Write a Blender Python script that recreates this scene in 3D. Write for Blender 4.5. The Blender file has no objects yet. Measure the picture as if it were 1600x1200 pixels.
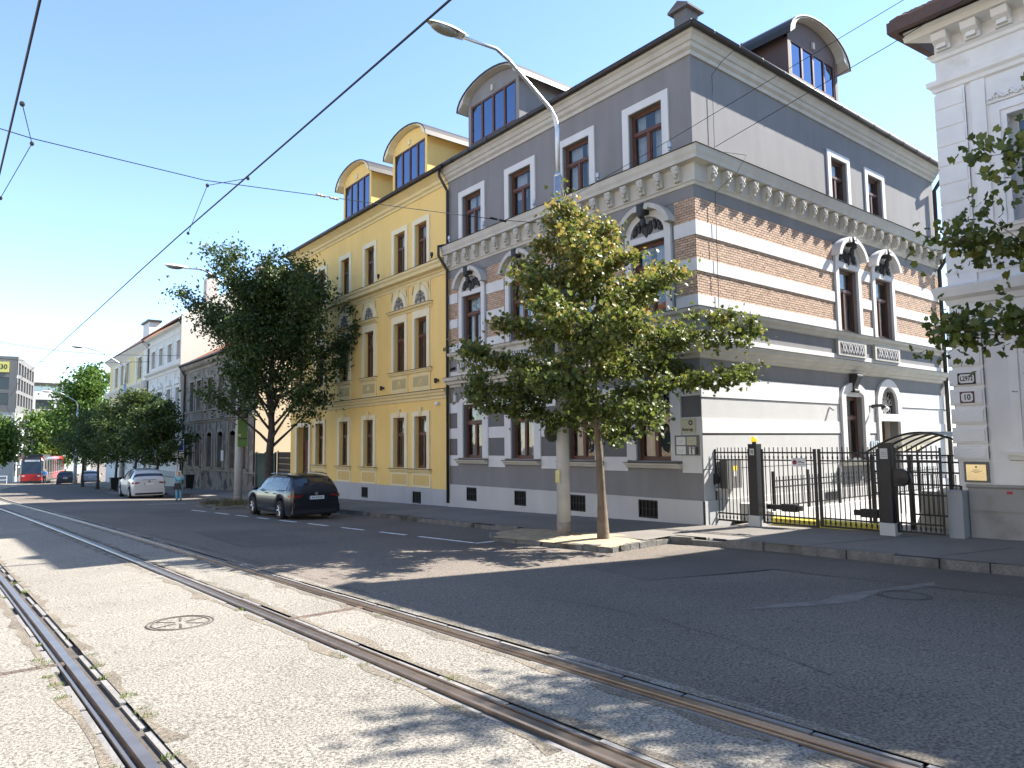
import bpy, bmesh, math, random
import numpy as np
from mathutils import Matrix, Vector
random.seed(7); rng = np.random.default_rng(11)
SC = bpy.context.scene; COL = SC.collection
# ------------------------------------------------------------ camera, sky, sun, exposure
YAW, PITCH, ROLL = .672326, .0847118, -.0111972
cd = bpy.data.cameras.new('camera'); cam = bpy.data.objects.new('camera', cd); COL.objects.link(cam); SC.camera = cam
cd.sensor_width = 36; cd.lens = 1105.92/1600*36; cd.clip_start = .05; cd.clip_end = 3000
fw = Vector((math.sin(YAW)*math.cos(PITCH), math.cos(YAW)*math.cos(PITCH), math.sin(PITCH)))
rt = fw.cross(Vector((0, 0, 1))).normalized(); up = rt.cross(fw)
r2 = math.cos(ROLL)*rt + math.sin(ROLL)*up; u2 = -math.sin(ROLL)*rt + math.cos(ROLL)*up
cam.matrix_world = Matrix((r2, u2, -fw)).transposed().to_4x4()      # the camera stands at the origin, the road 1.75 m below
SUN_EL, SUN_AZ = math.radians(43.6), math.atan2(.945, -.327)
W = bpy.data.worlds.new('World'); SC.world = W; W.use_nodes = True
nt = W.node_tree; bg = nt.nodes['Background']; sky = nt.nodes.new('ShaderNodeTexSky'); sky.sky_type = 'NISHITA'
sky.sun_disc = False; sky.sun_elevation = SUN_EL; sky.sun_rotation = SUN_AZ; sky.air_density = .85; sky.dust_density = 0.; sky.ozone_density = 2.0; sky.altitude = 150
nt.links.new(sky.outputs[0], bg.inputs[0]); bg.inputs[1].default_value = .118
sl = bpy.data.lights.new('sun', 'SUN'); sl.energy = 5.0; sl.angle = math.radians(.53); sl.color = (1, .945, .86)
so = bpy.data.objects.new('sun', sl); COL.objects.link(so)
sd = Vector((math.sin(SUN_AZ)*math.cos(SUN_EL), math.cos(SUN_AZ)*math.cos(SUN_EL), math.sin(SUN_EL)))
so.rotation_euler = sd.to_track_quat('Z', 'Y').to_euler(); so.location = (20, -10, 30)
SC.view_settings.view_transform = 'Standard'; SC.view_settings.look = 'None'; SC.view_settings.exposure = 1.8; SC.view_settings.gamma = 1
SC.render.engine = 'CYCLES'; SC.cycles.use_denoising = True; SC.cycles.max_bounces = 6; SC.cycles.transparent_max_bounces = 12
SC.cycles.caustics_reflective = False; SC.cycles.caustics_refractive = False

# ------------------------------------------------------------ helpers
class MB:
    def __init__(s): s.v = []; s.f = []; s.r = []
    def quad(s, *p, r=0.):
        n = len(s.v); s.v += [tuple(q) for q in p]; s.f.append(tuple(range(n, n+len(p)))); s.r.append(r)
    def box8(s, P, r=0., skip=()):
        n = len(s.v); s.v += [tuple(q) for q in P]
        for i, f in enumerate(((0,1,2,3), (7,6,5,4), (0,4,5,1), (1,5,6,2), (2,6,7,3), (3,7,4,0))):
            if i not in skip: s.f.append(tuple(n+k for k in f)); s.r.append(r)
    def box(s, x0, x1, y0, y1, z0, z1, r=0.):
        s.box8([(x0,y0,z0),(x1,y0,z0),(x1,y1,z0),(x0,y1,z0),(x0,y0,z1),(x1,y0,z1),(x1,y1,z1),(x0,y1,z1)], r)
    def fbox(s, T, u0, u1, w0, w1, z0, z1, r=0., skip=()):
        s.box8([T(u0,w0,z0),T(u1,w0,z0),T(u1,w1,z0),T(u0,w1,z0),T(u0,w0,z1),T(u1,w0,z1),T(u1,w1,z1),T(u0,w1,z1)], r, skip)
    def plate(s, T, pts, w0, w1):
        n = len(pts); a = [T(u, w1, z) for u, z in pts]; b = [T(u, w0, z) for u, z in pts]
        s.quad(*a); s.quad(*b[::-1])
        for i in range(n): j = (i+1) % n; s.quad(a[i], a[j], b[j], b[i])
    def strip(s, T, inner, outer, w0, w1):
        for i in range(len(inner)-1):
            a, b, c, d = inner[i], inner[i+1], outer[i+1], outer[i]
            s.quad(T(a[0],w1,a[1]), T(b[0],w1,b[1]), T(c[0],w1,c[1]), T(d[0],w1,d[1]))
            s.quad(T(a[0],w0,a[1]), T(a[0],w1,a[1]), T(b[0],w1,b[1]), T(b[0],w0,b[1]))
            s.quad(T(d[0],w0,d[1]), T(d[0],w1,d[1]), T(c[0],w1,c[1]), T(c[0],w0,c[1]))
        for i in (0, -1):
            a, d = inner[i], outer[i]; s.quad(T(a[0],w0,a[1]), T(a[0],w1,a[1]), T(d[0],w1,d[1]), T(d[0],w0,d[1]))
    def cornice(s, T, u0, u1, prof, m0=0, m1=0):
        a = [T(u0-m0*w, w, z) for w, z in prof]; b = [T(u1+m1*w, w, z) for w, z in prof]; n = len(prof)
        for i in range(n): j = (i+1) % n; s.quad(a[i], b[i], b[j], a[j])
        if not m0: s.quad(*a)
        if not m1: s.quad(*b[::-1])
    def tube(s, pts, rad, seg=8, cap=True):
        pts = [Vector(p) for p in pts]; n = len(pts)
        if not hasattr(rad, '__len__'): rad = [rad]*n
        base = len(s.v); ref = Vector((0.31, .17, .93)).normalized(); prev = None
        for i, p in enumerate(pts):
            t = (pts[min(i+1, n-1)]-pts[max(i-1, 0)])
            t = t.normalized() if t.length > 1e-9 else Vector((0, 0, 1))
            if prev is None:
                r0 = ref if abs(t.dot(ref)) < .9 else Vector((1, 0, 0)); x = t.cross(r0).normalized()
            else: x = (prev - t*prev.dot(t)).normalized()
            y = t.cross(x); prev = x
            for k in range(seg):
                a = 2*math.pi*k/seg; s.v.append(tuple(p + (x*math.cos(a)+y*math.sin(a))*rad[i]))
        for i in range(n-1):
            for k in range(seg):
                k2 = (k+1) % seg; s.f.append((base+i*seg+k, base+i*seg+k2, base+(i+1)*seg+k2, base+(i+1)*seg+k)); s.r.append(0.)
        if cap:
            s.f.append(tuple(base+k for k in range(seg))[::-1]); s.f.append(tuple(base+(n-1)*seg+k for k in range(seg))); s.r += [0., 0.]
    def lathe(s, c, prof, seg=12, axis='z', cap=True):
        base = len(s.v)
        for r, h in prof:
            for k in range(seg):
                a = 2*math.pi*k/seg; q = (r*math.cos(a), r*math.sin(a), h)
                if axis == 'x': q = (q[2], q[0], q[1])
                if axis == 'y': q = (q[0], q[2], q[1])
                s.v.append((c[0]+q[0], c[1]+q[1], c[2]+q[2]))
        for i in range(len(prof)-1):
            for k in range(seg):
                k2 = (k+1) % seg; s.f.append((base+i*seg+k, base+i*seg+k2, base+(i+1)*seg+k2, base+(i+1)*seg+k)); s.r.append(0.)
        if cap: s.f.append(tuple(base+k for k in range(seg))[::-1]); s.f.append(tuple(base+(len(prof)-1)*seg+k for k in range(seg))); s.r += [0., 0.]
    def ball(s, c, r, seg=10, rings=6):
        if not hasattr(r, '__len__'): r = (r, r, r)
        base = len(s.v)
        for i in range(rings+1):
            th = math.pi*i/rings
            for k in range(seg):
                a = 2*math.pi*k/seg; s.v.append((c[0]+r[0]*math.sin(th)*math.cos(a), c[1]+r[1]*math.sin(th)*math.sin(a), c[2]+r[2]*math.cos(th)))
        for i in range(rings):
            for k in range(seg):
                k2 = (k+1) % seg; s.f.append((base+i*seg+k, base+(i+1)*seg+k, base+(i+1)*seg+k2, base+i*seg+k2)); s.r.append(0.)
ORIG = {}
def org(o): return ORIG.get(o.name, (0., 0., 0.)) if o else (0., 0., 0.)
def mesh_obj(name, verts, faces, mat, parent=None, smooth=False, rnd=None, recalc=True, attrs=None):
    ox = np.array(org(parent)); me = bpy.data.meshes.new(name)
    v = (np.array(verts, dtype=float)-ox) if len(verts) else np.zeros((0, 3))
    used = sorted({i for f in faces for i in f}) if len(v) < 20000 else range(len(v))
    if len(used) < len(v):
        mp = {a: k for k, a in enumerate(used)}; v = v[used]; faces = [tuple(mp[i] for i in f) for f in faces]
    me.from_pydata(v.tolist(), [], faces)
    if recalc:
        bm = bmesh.new(); bm.from_mesh(me); bmesh.ops.recalc_face_normals(bm, faces=bm.faces); bm.to_mesh(me); bm.free()
    if rnd is not None:
        at = me.attributes.new('rnd', 'FLOAT', 'FACE'); at.data.foreach_set('value', np.array(rnd, dtype=np.float32))
    if smooth: me.polygons.foreach_set('use_smooth', [True]*len(me.polygons))
    me.materials.append(mat); o = bpy.data.objects.new(name, me); COL.objects.link(o)
    if parent is not None: o.parent = parent
    ORIG[o.name] = tuple(ox)
    return o
def build(name, mb, mat, parent=None, smooth=False, rnd=False, kind=None, recalc=True):
    o = mesh_obj(name, mb.v, mb.f, mat, parent, smooth, mb.r if rnd else None, recalc)
    if kind: o['kind'] = kind
    return o
def thing(name, label, cat, loc, group=None, rz=0):
    o = bpy.data.objects.new(name, None); COL.objects.link(o); o.location = loc; o.empty_display_size = .2
    ORIG[o.name] = tuple(loc); tag(o, label, cat, group); return o
def tag(o, label, cat, group=None):
    o['label'] = label; o['category'] = cat
    if group: o['group'] = group
    return o
def struct(name, mb, mat, parent=None, **k): 
    o = build(name, mb, mat, parent, **k)
    if parent is None: o['kind'] = 'structure'
    return o
def inst(src, parent, loc, rz=0., scale=None, name=None):
    """a copy of a mesh object (its vertices are in its own local frame) put at a world place under parent"""
    o = src.copy(); COL.objects.link(o); o.parent = parent; ox = org(parent)
    o.location = (loc[0]-ox[0], loc[1]-ox[1], loc[2]-ox[2]); o.rotation_euler = (0, 0, rz)
    if scale: o.scale = scale if hasattr(scale, '__len__') else (scale,)*3
    ORIG[o.name] = tuple(loc); return o
def rot_thing(o, rz): o.rotation_euler = (0, 0, rz)

# ------------------------------------------------------------ materials
MT = {}
def mat(name, col, rough=.8, var=.08, scale=2., bump=0., bscale=60., metal=0., spec=.4, streak=0., dirt=None, dirt_at=.62, fine=0., fscale=150., coat=0., emit=None, estr=0., rnd=0., sub=None):
    if name in MT: return MT[name]
    m = bpy.data.materials.new(name); m.use_nodes = True; t = m.node_tree; b = t.nodes['Principled BSDF']; L = t.links.new
    b.inputs['Roughness'].default_value = rough; b.inputs['Metallic'].default_value = metal; b.inputs['Specular IOR Level'].default_value = spec
    if coat: b.inputs['Coat Weight'].default_value = coat; b.inputs['Coat Roughness'].default_value = .05
    tc = t.nodes.new('ShaderNodeTexCoord')
    def noise(sc, det=4, st=0.):
        n = t.nodes.new('ShaderNodeTexNoise'); n.inputs['Scale'].default_value = sc; n.inputs['Detail'].default_value = det
        if st:
            mp = t.nodes.new('ShaderNodeMapping'); mp.inputs['Scale'].default_value = (1, 1, st); L(tc.outputs['Object'], mp.inputs[0]); L(mp.outputs[0], n.inputs['Vector'])
        else: L(tc.outputs['Object'], n.inputs['Vector'])
        return n
    def ramp(src, p0, p1, v0, v1):
        r = t.nodes.new('ShaderNodeMapRange'); r.inputs['From Min'].default_value = p0; r.inputs['From Max'].default_value = p1
        r.inputs['To Min'].default_value = v0; r.inputs['To Max'].default_value = v1; L(src, r.inputs['Value']); return r.outputs[0]
    def mul(c, f):
        x = t.nodes.new('ShaderNodeMix'); x.data_type = 'RGBA'; x.blend_type = 'MULTIPLY'; x.inputs['Factor'].default_value = 1
        if isinstance(c, tuple): x.inputs['A'].default_value = c
        else: L(c, x.inputs['A'])
        cb = t.nodes.new('ShaderNodeCombineColor'); [L(f, cb.inputs[i]) for i in range(3)]; L(cb.outputs[0], x.inputs['B']); return x.outputs['Result']
    c = (*col, 1.)
    if var: c = mul(c, ramp(noise(scale).outputs[0], .25, .75, 1-var, 1+var))
    if streak: c = mul(c, ramp(noise(2.6, 5, .16).outputs[0], .3, .7, 1-streak, 1+streak*.5))
    if fine: c = mul(c, ramp(noise(fscale, 2).outputs[0], .25, .75, 1-fine, 1+fine))
    if rnd:
        at = t.nodes.new('ShaderNodeAttribute'); at.attribute_name = 'rnd'; c = mul(c, ramp(at.outputs['Fac'], 0, 1, 1-rnd, 1+rnd))
    if dirt:
        n = noise(1.3, 8); f = ramp(n.outputs[0], dirt_at-.05, dirt_at+.08, 0, 1)
        x = t.nodes.new('ShaderNodeMix'); x.data_type = 'RGBA'; L(f, x.inputs['Factor'])
        if isinstance(c, tuple): x.inputs['A'].default_value = c
        else: L(c, x.inputs['A'])
        x.inputs['B'].default_value = (*dirt, 1); c = x.outputs['Result']
    if isinstance(c, tuple): b.inputs['Base Color'].default_value = c
    else: L(c, b.inputs['Base Color'])
    if bump:
        bn = t.nodes.new('ShaderNodeBump'); bn.inputs['Strength'].default_value = bump; bn.inputs['Distance'].default_value = .02
        L(noise(bscale, 5).outputs[0], bn.inputs['Height']); L(bn.outputs[0], b.inputs['Normal'])
    if emit: b.inputs['Emission Color'].default_value = (*emit, 1); b.inputs['Emission Strength'].default_value = estr
    MT[name] = m; return m
def glass_mat(name, tint=(.75, .8, .82), refl=.09, rough=.015, gcol=(1, 1, 1)):
    if name in MT: return MT[name]
    m = bpy.data.materials.new(name); m.use_nodes = True; t = m.node_tree; t.nodes.clear(); L = t.links.new
    o = t.nodes.new('ShaderNodeOutputMaterial'); mx = t.nodes.new('ShaderNodeMixShader'); tr = t.nodes.new('ShaderNodeBsdfTransparent'); gl = t.nodes.new('ShaderNodeBsdfGlossy')
    tr.inputs[0].default_value = (*tint, 1); gl.inputs['Roughness'].default_value = rough; gl.inputs[0].default_value = (*gcol, 1)
    lw = t.nodes.new('ShaderNodeLayerWeight'); lw.inputs[0].default_value = .5; fr = t.nodes.new('ShaderNodeMath'); fr.operation = 'POWER'; fr.inputs[1].default_value = 5.; L(lw.outputs['Facing'], fr.inputs[0])
    mr = t.nodes.new('ShaderNodeMapRange'); mr.inputs['To Min'].default_value = refl; mr.inputs['To Max'].default_value = 1; L(fr.outputs[0], mr.inputs[0])
    # slightly wavy old glass
    tc = t.nodes.new('ShaderNodeTexCoord'); n = t.nodes.new('ShaderNodeTexNoise'); n.inputs['Scale'].default_value = 1.6; L(tc.outputs['Object'], n.inputs[0])
    bp = t.nodes.new('ShaderNodeBump'); bp.inputs['Strength'].default_value = .12; bp.inputs['Distance'].default_value = .05; L(n.outputs[0], bp.inputs['Height']); L(bp.outputs[0], gl.inputs['Normal'])
    L(mr.outputs[0], mx.inputs[0]); L(tr.outputs[0], mx.inputs[1]); L(gl.outputs[0], mx.inputs[2]); L(mx.outputs[0], o.inputs[0]); MT[name] = m; return m
def leaf_mat(name, dark, light, tint, amount=.3):
    m = bpy.data.materials.new(name); m.use_nodes = True; t = m.node_tree; t.nodes.clear(); L = t.links.new
    o = t.nodes.new('ShaderNodeOutputMaterial'); at = t.nodes.new('ShaderNodeAttribute'); at.attribute_name = 'rnd'
    cr = t.nodes.new('ShaderNodeValToRGB'); cr.color_ramp.elements[0].color = (*dark, 1); cr.color_ramp.elements[1].color = (*tint, 1)
    cr.color_ramp.elements[1].position = 1; e = cr.color_ramp.elements.new(1-amount); e.color = (*light, 1); L(at.outputs['Fac'], cr.inputs[0])
    pb = t.nodes.new('ShaderNodeBsdfPrincipled'); pb.inputs['Roughness'].default_value = .45; pb.inputs['Specular IOR Level'].default_value = .45; L(cr.outputs[0], pb.inputs['Base Color'])
    tl = t.nodes.new('ShaderNodeBsdfTranslucent'); hs = t.nodes.new('ShaderNodeHueSaturation'); hs.inputs['Value'].default_value = 1.5; hs.inputs['Hue'].default_value = .49; L(cr.outputs[0], hs.inputs['Color']); L(hs.outputs[0], tl.inputs[0])
    mx = t.nodes.new('ShaderNodeMixShader'); mx.inputs[0].default_value = .35; L(pb.outputs[0], mx.inputs[1]); L(tl.outputs[0], mx.inputs[2]); L(mx.outputs[0], o.inputs[0]); return m
GREY = mat('grey_render', (.205, .20, .20), .9, .07, .6, .15, 90, streak=.09)
GREYD = mat('grey_render_panel', (.132, .130, .13), .9, .05, 1.2, .15, 90)
WHITE = mat('white_render', (.60, .595, .585), .88, .035, 1.2, .12, 80, streak=.06)
TRIM = mat('off_white_trim', (.47, .45, .40), .8, .05, 2., .1, 60, streak=.1)
LGREY = mat('pale_grey_render', (.46, .455, .445), .9, .06, 1.5, .12, 70)
BRICK = mat('brick_clay', (.46, .325, .235), .85, .08, 9, .25, 40, rnd=.16)
MORTAR = mat('mortar', (.13, .10, .075), .95, .1, 12, .2, 60)
BROWN = mat('brown_window_wood', (.10, .042, .026), .5, .15, 3, 0, spec=.4)
DARKM = mat('dark_metal', (.03, .028, .026), .5, .2, 5, .0, metal=.3)
BLACK = mat('black_painted_steel', (.012, .012, .014), .42, .1, 8)
IRON = mat('cast_ornament', (.035, .035, .036), .55, .3, 10, .3, 25)
GUTTER = mat('gutter_zinc_brown', (.045, .040, .037), .5, .15, 4, metal=.4)
ROOFM = mat('dark_roof_sheet', (.10, .085, .08), .6, .15, 2, .1, 20)
PANE = glass_mat('window_glass')
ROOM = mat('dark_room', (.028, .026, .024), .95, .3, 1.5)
CURT = mat('net_curtain', (.40, .39, .37), .9, .15, 6)
STEEL = mat('galvanised_steel', (.42, .44, .46), .42, .1, 6, metal=.7)
PLASTICW = mat('white_plastic', (.75, .75, .73), .4, .03, 4)
# ------------------------------------------------------------ ground, road, tracks, pavements
SL = .0215
def sy(Y): return SL*min(max(Y, -40.), 130.)
def roadz(X, Y): return -1.75 - sy(Y) - .035*min(max(X-4.3, 0), 6.2) - .02*min(max(-X-2, 0), 6)
def walkz(X, Y): return roadz(10.5, Y) + .12 + .02*(X-10.5)
def off(Y):
    if Y < 45: return -.02*Y - .0003*Y*Y
    t = Y-45; return -1.51 - .047*t + .0026*t*t
def sheet(mb, xs, ys, zf, dz=0.):
    for j in range(len(ys)-1):
        for i in range(len(xs)-1):
            y0, y1 = ys[j], ys[j+1]
            q = [(xs[i](y0) if callable(xs[i]) else xs[i], y0), (xs[i+1](y0) if callable(xs[i+1]) else xs[i+1], y0), (xs[i+1](y1) if callable(xs[i+1]) else xs[i+1], y1), (xs[i](y1) if callable(xs[i]) else xs[i], y1)]
            mb.quad(*[(x, y, zf(x, y)+dz) for x, y in q])
ASPH = mat('asphalt', (.148, .125, .104), .92, .2, .3, .6, 90, fine=.75, fscale=48, spec=.3)
ASPHW = mat('pavement_asphalt', (.185, .168, .15), .95, .18, .5, .4, 120, fine=.3, fscale=90)
CONC = mat('track_bed_exposed_aggregate', (.235, .215, .182), .93, .12, .7, .7, 140, fine=.8, fscale=52)
SAND = mat('dry_sandy_soil', (.36, .29, .19), .98, .25, 5, 1., 30, fine=.35, fscale=60)
KERB = mat('granite_kerb', (.15, .142, .13), .9, .3, 4, .9, 18, fine=.35, fscale=50, dirt=(.06, .055, .04), dirt_at=.6)
RAILM = mat('rail_steel', (.33, .27, .23), .33, .2, 5, metal=.85)
RAILD = mat('rail_bed_dark', (.085, .072, .06), .95, .3, 6, .5, 40)
FILL = mat('rail_filler_block', (.20, .19, .18), .85, .2, 4, .4, 40)
PAINT = mat('road_paint', (.8, .8, .78), .8, .2, 6, fine=.25, fscale=60)
EARTH = mat('far_ground', (.16, .15, .13), .95, .2, .05)
g = MB(); ys = [-700, -200, -40, 0, 40, 80, 130, 300, 1500]
sheet(g, [-1500, -200, -30, 5, 40, 200, 1500], ys, lambda x, y: -2.35 - sy(y)); struct('ground', g, EARTH)
EDGE = lambda y: 4.47 + off(y)
YR = [-30, -20, -12] + list(range(-8, 46)) + list(range(48, 76, 3))
g = MB(); sheet(g, [EDGE, 6., 8., 10.5, 12.75], YR, roadz); struct('road', g, ASPH)
g = MB(); sheet(g, [lambda y: EDGE(y)+.02, 8, 12, 25, 70], [75, 85, 95, 110, 130, 180, 260], roadz); struct('far_road', g, ASPH)
RX = {'L2': .06, 'L': 1.11, 'M': 3.16, 'R': 4.21}
YB = YR + [81, 87, 93, 99, 105, 112, 120, 130]
for nm, a, b in (('track_bed', -9, ('L2', -.15)), ('track_bed', ('L2', .15), ('L', -.15)), ('track_bed', ('L', .15), ('M', -.15)), ('track_bed', ('M', .15), ('R', -.15)), ('track_bed', ('R', .15), None)):
    fa = (lambda y, a=a: RX[a[0]]+a[1]+off(y)) if isinstance(a, tuple) else a
    fb = (lambda y, b=b: RX[b[0]]+b[1]+off(y)) if isinstance(b, tuple) else EDGE
    g = MB(); sheet(g, [fa, fb], YB, roadz, .004); struct(nm, g, CONC)
YN = [-6, -3, 0] + [x*.5 for x in range(1, 60)] + list(range(30, 46)) + list(range(48, 135, 3))
for nm, side in (('L2', 1), ('L', -1), ('M', 1), ('R', -1)):
    lab = {'L2': 'grooved steel tram rail nearest the viewer, farthest from the houses', 'L': 'grooved tram rail at lower left with grey filler blocks and weeds', 'M': 'middle tram rail running past the round manhole cover', 'R': 'tram rail closest to the dark asphalt lane'}[nm]
    th = thing('tram_rail', lab, 'rail', (RX[nm], 0, roadz(0, 0)), 'tram rails')
    prof = [(-.05, -.07), (-.042, -.004), (-.034, .008), (.032, .008), (.038, -.03), (.066, -.03), (.07, .002), (.09, .002), (.1, -.07)]
    mb = MB()
    for j in range(len(YN)-1):
        for i in range(len(prof)-1):
            q = []
            for (yy, k) in ((YN[j], i), (YN[j], i+1), (YN[j+1], i+1), (YN[j+1], i)):
                x = RX[nm]+off(yy)+prof[k][0]*side; q.append((x, yy, roadz(x, yy)+.004+prof[k][1]))
            mb.quad(*q)
    build('rail_head', mb, RAILM, th)
    mb = MB(); sheet(mb, [lambda y: RX[nm]+off(y)-.17, lambda y: RX[nm]+off(y)+.17], YN, roadz, -.026); build('rail_channel', mb, RAILD, th)
    for s in (-1, 1):
        y = -2.
        while y < (24 if nm == 'L' else 32):
            ln = random.uniform(.55, .95); gap = random.choice((.02, .03, .12, .5)) if nm == 'L' else random.choice((.01, .02, .03))
            mb = MB(); x0 = RX[nm]+(.105 if s > 0 else -.155)*1; x0 = RX[nm] + s*.105; x1 = RX[nm] + s*(.146+random.uniform(-.008, .012)); dz = random.uniform(-.012, .004)
            a0, a1 = off(y), off(y+ln); P = []
            for zz in (-.06, dz):
                P += [(min(x0, x1)+a0, y, roadz(x0, y)+zz), (max(x0, x1)+a0, y, roadz(x0, y)+zz), (max(x0, x1)+a1, y+ln, roadz(x0, y+ln)+zz), (min(x0, x1)+a1, y+ln, roadz(x0, y+ln)+zz)]
            mb.box8(P); build('filler_block', mb, FILL, th); y += ln+gap
# rust and brake dust lying beside the rails, with a ragged edge of its own
STAIN = mat('rail_dust', (.165, .14, .108), .95, .25, 2, .6, 120, fine=.7, fscale=52)
for nm in ('L', 'M', 'R'):
    for s in (-1, 1):
        mb = MB(); ysn = [y*.25 for y in range(4, 110)]; e = [.2+max(0, random.gauss(.02, .045)) for _ in ysn]
        for i in range(len(ysn)-1):
            if random.random() < .12: continue
            a, b_ = ysn[i], ysn[i+1]; P = [(RX[nm]+off(a)+s*.152, a), (RX[nm]+off(a)+s*e[i], a), (RX[nm]+off(b_)+s*e[i+1], b_), (RX[nm]+off(b_)+s*.152, b_)]
            mb.quad(*[(x, y, roadz(x, y)+.0065) for x, y in P])
        o = build('rail_dust', mb, STAIN, recalc=False); o['kind'] = 'stuff'; o['label'] = 'brown dust on the paving beside a tram rail'
# drains across the track, manholes
def grate(label, x0, x1, y0, w, slots):
    th = thing('track_drain', label, 'drain', ((x0+x1)/2, y0, roadz(x0, y0)), 'track drains'); mb = MB(); mb.box(x0, x1, y0-w/2, y0+w/2, roadz(x0, y0)-.05, roadz(x0, y0)+.006); build('trough', mb, mat('rusty_iron', (.13, .09, .07), .75, .3, 9, .4, 40, metal=.3), th)
    n = slots
    for k in range(n):
        xx = x0+(x1-x0)*(k+.5)/n; mb = MB(); mb.box(xx-.012, xx+.012, y0-w*.32, y0+w*.32, roadz(x0, y0)+.005, roadz(x0, y0)+.009); build('slot', mb, RAILD, th)
grate('rusty slotted drain strip between the two right tram rails', 3.05, 3.95, 7.88, .11, 4)
grate('rusty slotted drain channel left of the near tram rail', -.4, .92, 7.6, .1, 22)
def manhole(label, x, y, r, m, spokes):
    th = thing('manhole_cover', label, 'manhole', (x, y, roadz(x, y)), 'manhole covers'); mb = MB(); z = roadz(x, y)
    mb.lathe((x, y, z), [(r, -.02), (r, .009), (0.001, .009)], 28); build('lid', mb, m, th)
    for rr in (r*.99, r*.86):
        mb = MB(); I = [(x+rr*math.cos(a), y+rr*math.sin(a)) for a in [i*math.pi/16 for i in range(33)]]; O = [(x+(rr+.018)*math.cos(a), y+(rr+.018)*math.sin(a)) for a in [i*math.pi/16 for i in range(33)]]
        mb.strip(lambda u, w, q: (u, q, z+w), I, O, .009, .014); build('ring', mb, RAILD, th)
    for k in range(spokes):
        a = math.pi*2*k/spokes+.3; d = Vector((math.cos(a), math.sin(a), 0)); n = Vector((-d.y, d.x, 0))*.012; c = Vector((x, y, z+.014)); mb = MB()
        mb.quad(c+d*.06-n, c+d*r*.86-n, c+d*r*.86+n, c+d*.06+n); build('spoke', mb, RAILD, th, recalc=False)
manhole('round manhole cover with cracked spokes set in the pale track bed', 2.1, 8.56, .33, CONC, 6)
manhole('dark manhole cover near the kerb before the white house', 9.87, 4.22, .3, mat('cast_iron', (.09, .085, .08), .6, .2, 10, .5, 60, metal=.4), 0)
# pavements
WK = lambda x, y: walkz(x, y)
g = MB(); sheet(g, [12.6, 14., 15.6], [-30, -10, 0, 2, 4, 5, 6, 7, 8, 9, 10.1], WK); sheet(g, [11.62, 13., 14.5], [10.1, 12, 14.4] + list(range(16, 44, 2)), WK)
struct('pavement', g, ASPHW)
g = MB(); sheet(g, [11.62, 13., 14.5], list(range(42, 96, 3)), WK); struct('pavement', g, ASPHW)
# joints in the pavement are real grooves filled dark
for (x0, y0, x1, y1) in ((12.75, 7.1, 15.3, 6.0), (12.75, 4.9, 14.3, 4.3)):
    mb = MB(); d = Vector((x1-x0, y1-y0, 0)).normalized(); n = Vector((-d.y, d.x, 0))*.014
    mb.quad(*[(p[0], p[1], walkz(p[0], p[1])+.004) for p in ((x0-n.x, y0-n.y), (x1-n.x, y1-n.y), (x1+n.x, y1+n.y), (x0+n.x, y0+n.y))])
    struct('pavement_joint', mb, RAILD, recalc=False)
kerb = bpy.data.objects.new('kerb', None); COL.objects.link(kerb); kerb['kind'] = 'structure'; kerb.location = (12.6, 10, walkz(12.6, 10)); ORIG['kerb'] = tuple(kerb.location)
def kerb_run(pts, ln, wd, top, bot=lambda x, y: roadz(x, y)-.15, jit=.02, joined=False, parent=kerb):
    J = MB()
    for (a, b) in zip(pts[:-1], pts[1:]):
        a = Vector((*a, 0)); b = Vector((*b, 0)); L_ = (b-a).length; d = (b-a)/L_; n = Vector((d.y, -d.x, 0)); k = max(1, round(L_/ln)); s = 0
        for i in range(k):
            e = L_*(i+1)/k; p, q = a+d*(s+.008), a+d*(e-.008); s = e; o = random.uniform(-jit, jit); h = random.uniform(-jit, jit*.6); t = random.uniform(-jit*.5, jit*.5)
            c = [p+n*o, q+n*(o+t), q+n*(o+t)-n*wd, p+n*o-n*wd]; mb = J if joined else MB()
            P = [(v.x, v.y, bot(v.x, v.y)) for v in c] + [(v.x-n.x*(-.015 if m > 1 else .015), v.y-n.y*(-.015 if m > 1 else .015), top(v.x, v.y)+h+random.uniform(-.008, .008)) for m, v in enumerate(c)]
            mb.box8(P)
            if not joined: build('kerb_stone', mb, KERB, parent)
    if joined: build('kerb_stones_far', J, KERB, parent, kind='stuff')
kerb_run([(12.75, -4), (12.75, 3.4), (12.77, 5.5), (12.8, 8.0), (12.65, 9.6), (12.57, 10.15)], .8, .2, lambda x, y: walkz(12.6, y)-.015, jit=.045)
kerb_run([(11.77, 14.4), (11.8, 30.)], 1., .2, lambda x, y: walkz(11.7, y)-.01, jit=.02)
kerb_run([(11.77, 35.), (11.75, 94.)], 1., .2, lambda x, y: walkz(11.7, y)-.01, jit=.01, joined=True)
# tree island with sandy soil
isl = [(9.95, 13.25), (10.42, 10.0), (12.42, 10.12), (12.6, 11.2), (11.8, 14.4), (10.6, 14.1)]
def islz(x, y): return walkz(11.5, y)-.03
def mound(poly, zf, name, m, n=14, amp=.05):
    cx = sum(p[0] for p in poly)/len(poly); cy = sum(p[1] for p in poly)/len(poly); mb = MB(); k = len(poly); ring = []
    for t in (0., .25, .5, .75, 1.):
        r_ = []
        for i in range(k):
            for q in range(5):
                a, b = poly[i], poly[(i+1) % k]; x = a[0]+(b[0]-a[0])*q/5; y = a[1]+(b[1]-a[1])*q/5; x, y = cx+(x-cx)*t, cy+(y-cy)*t
                r_.append((x, y, zf(x, y)+amp*(1-t*t)+(random.uniform(-.012, .012) if t < 1 else 0)))
        ring.append(r_)
    for a, b in zip(ring[:-1], ring[1:]):
        for i in range(len(a)): j = (i+1) % len(a); mb.quad(a[i], b[i], b[j], a[j])
    return struct(name, mb, m, smooth=True)
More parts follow.
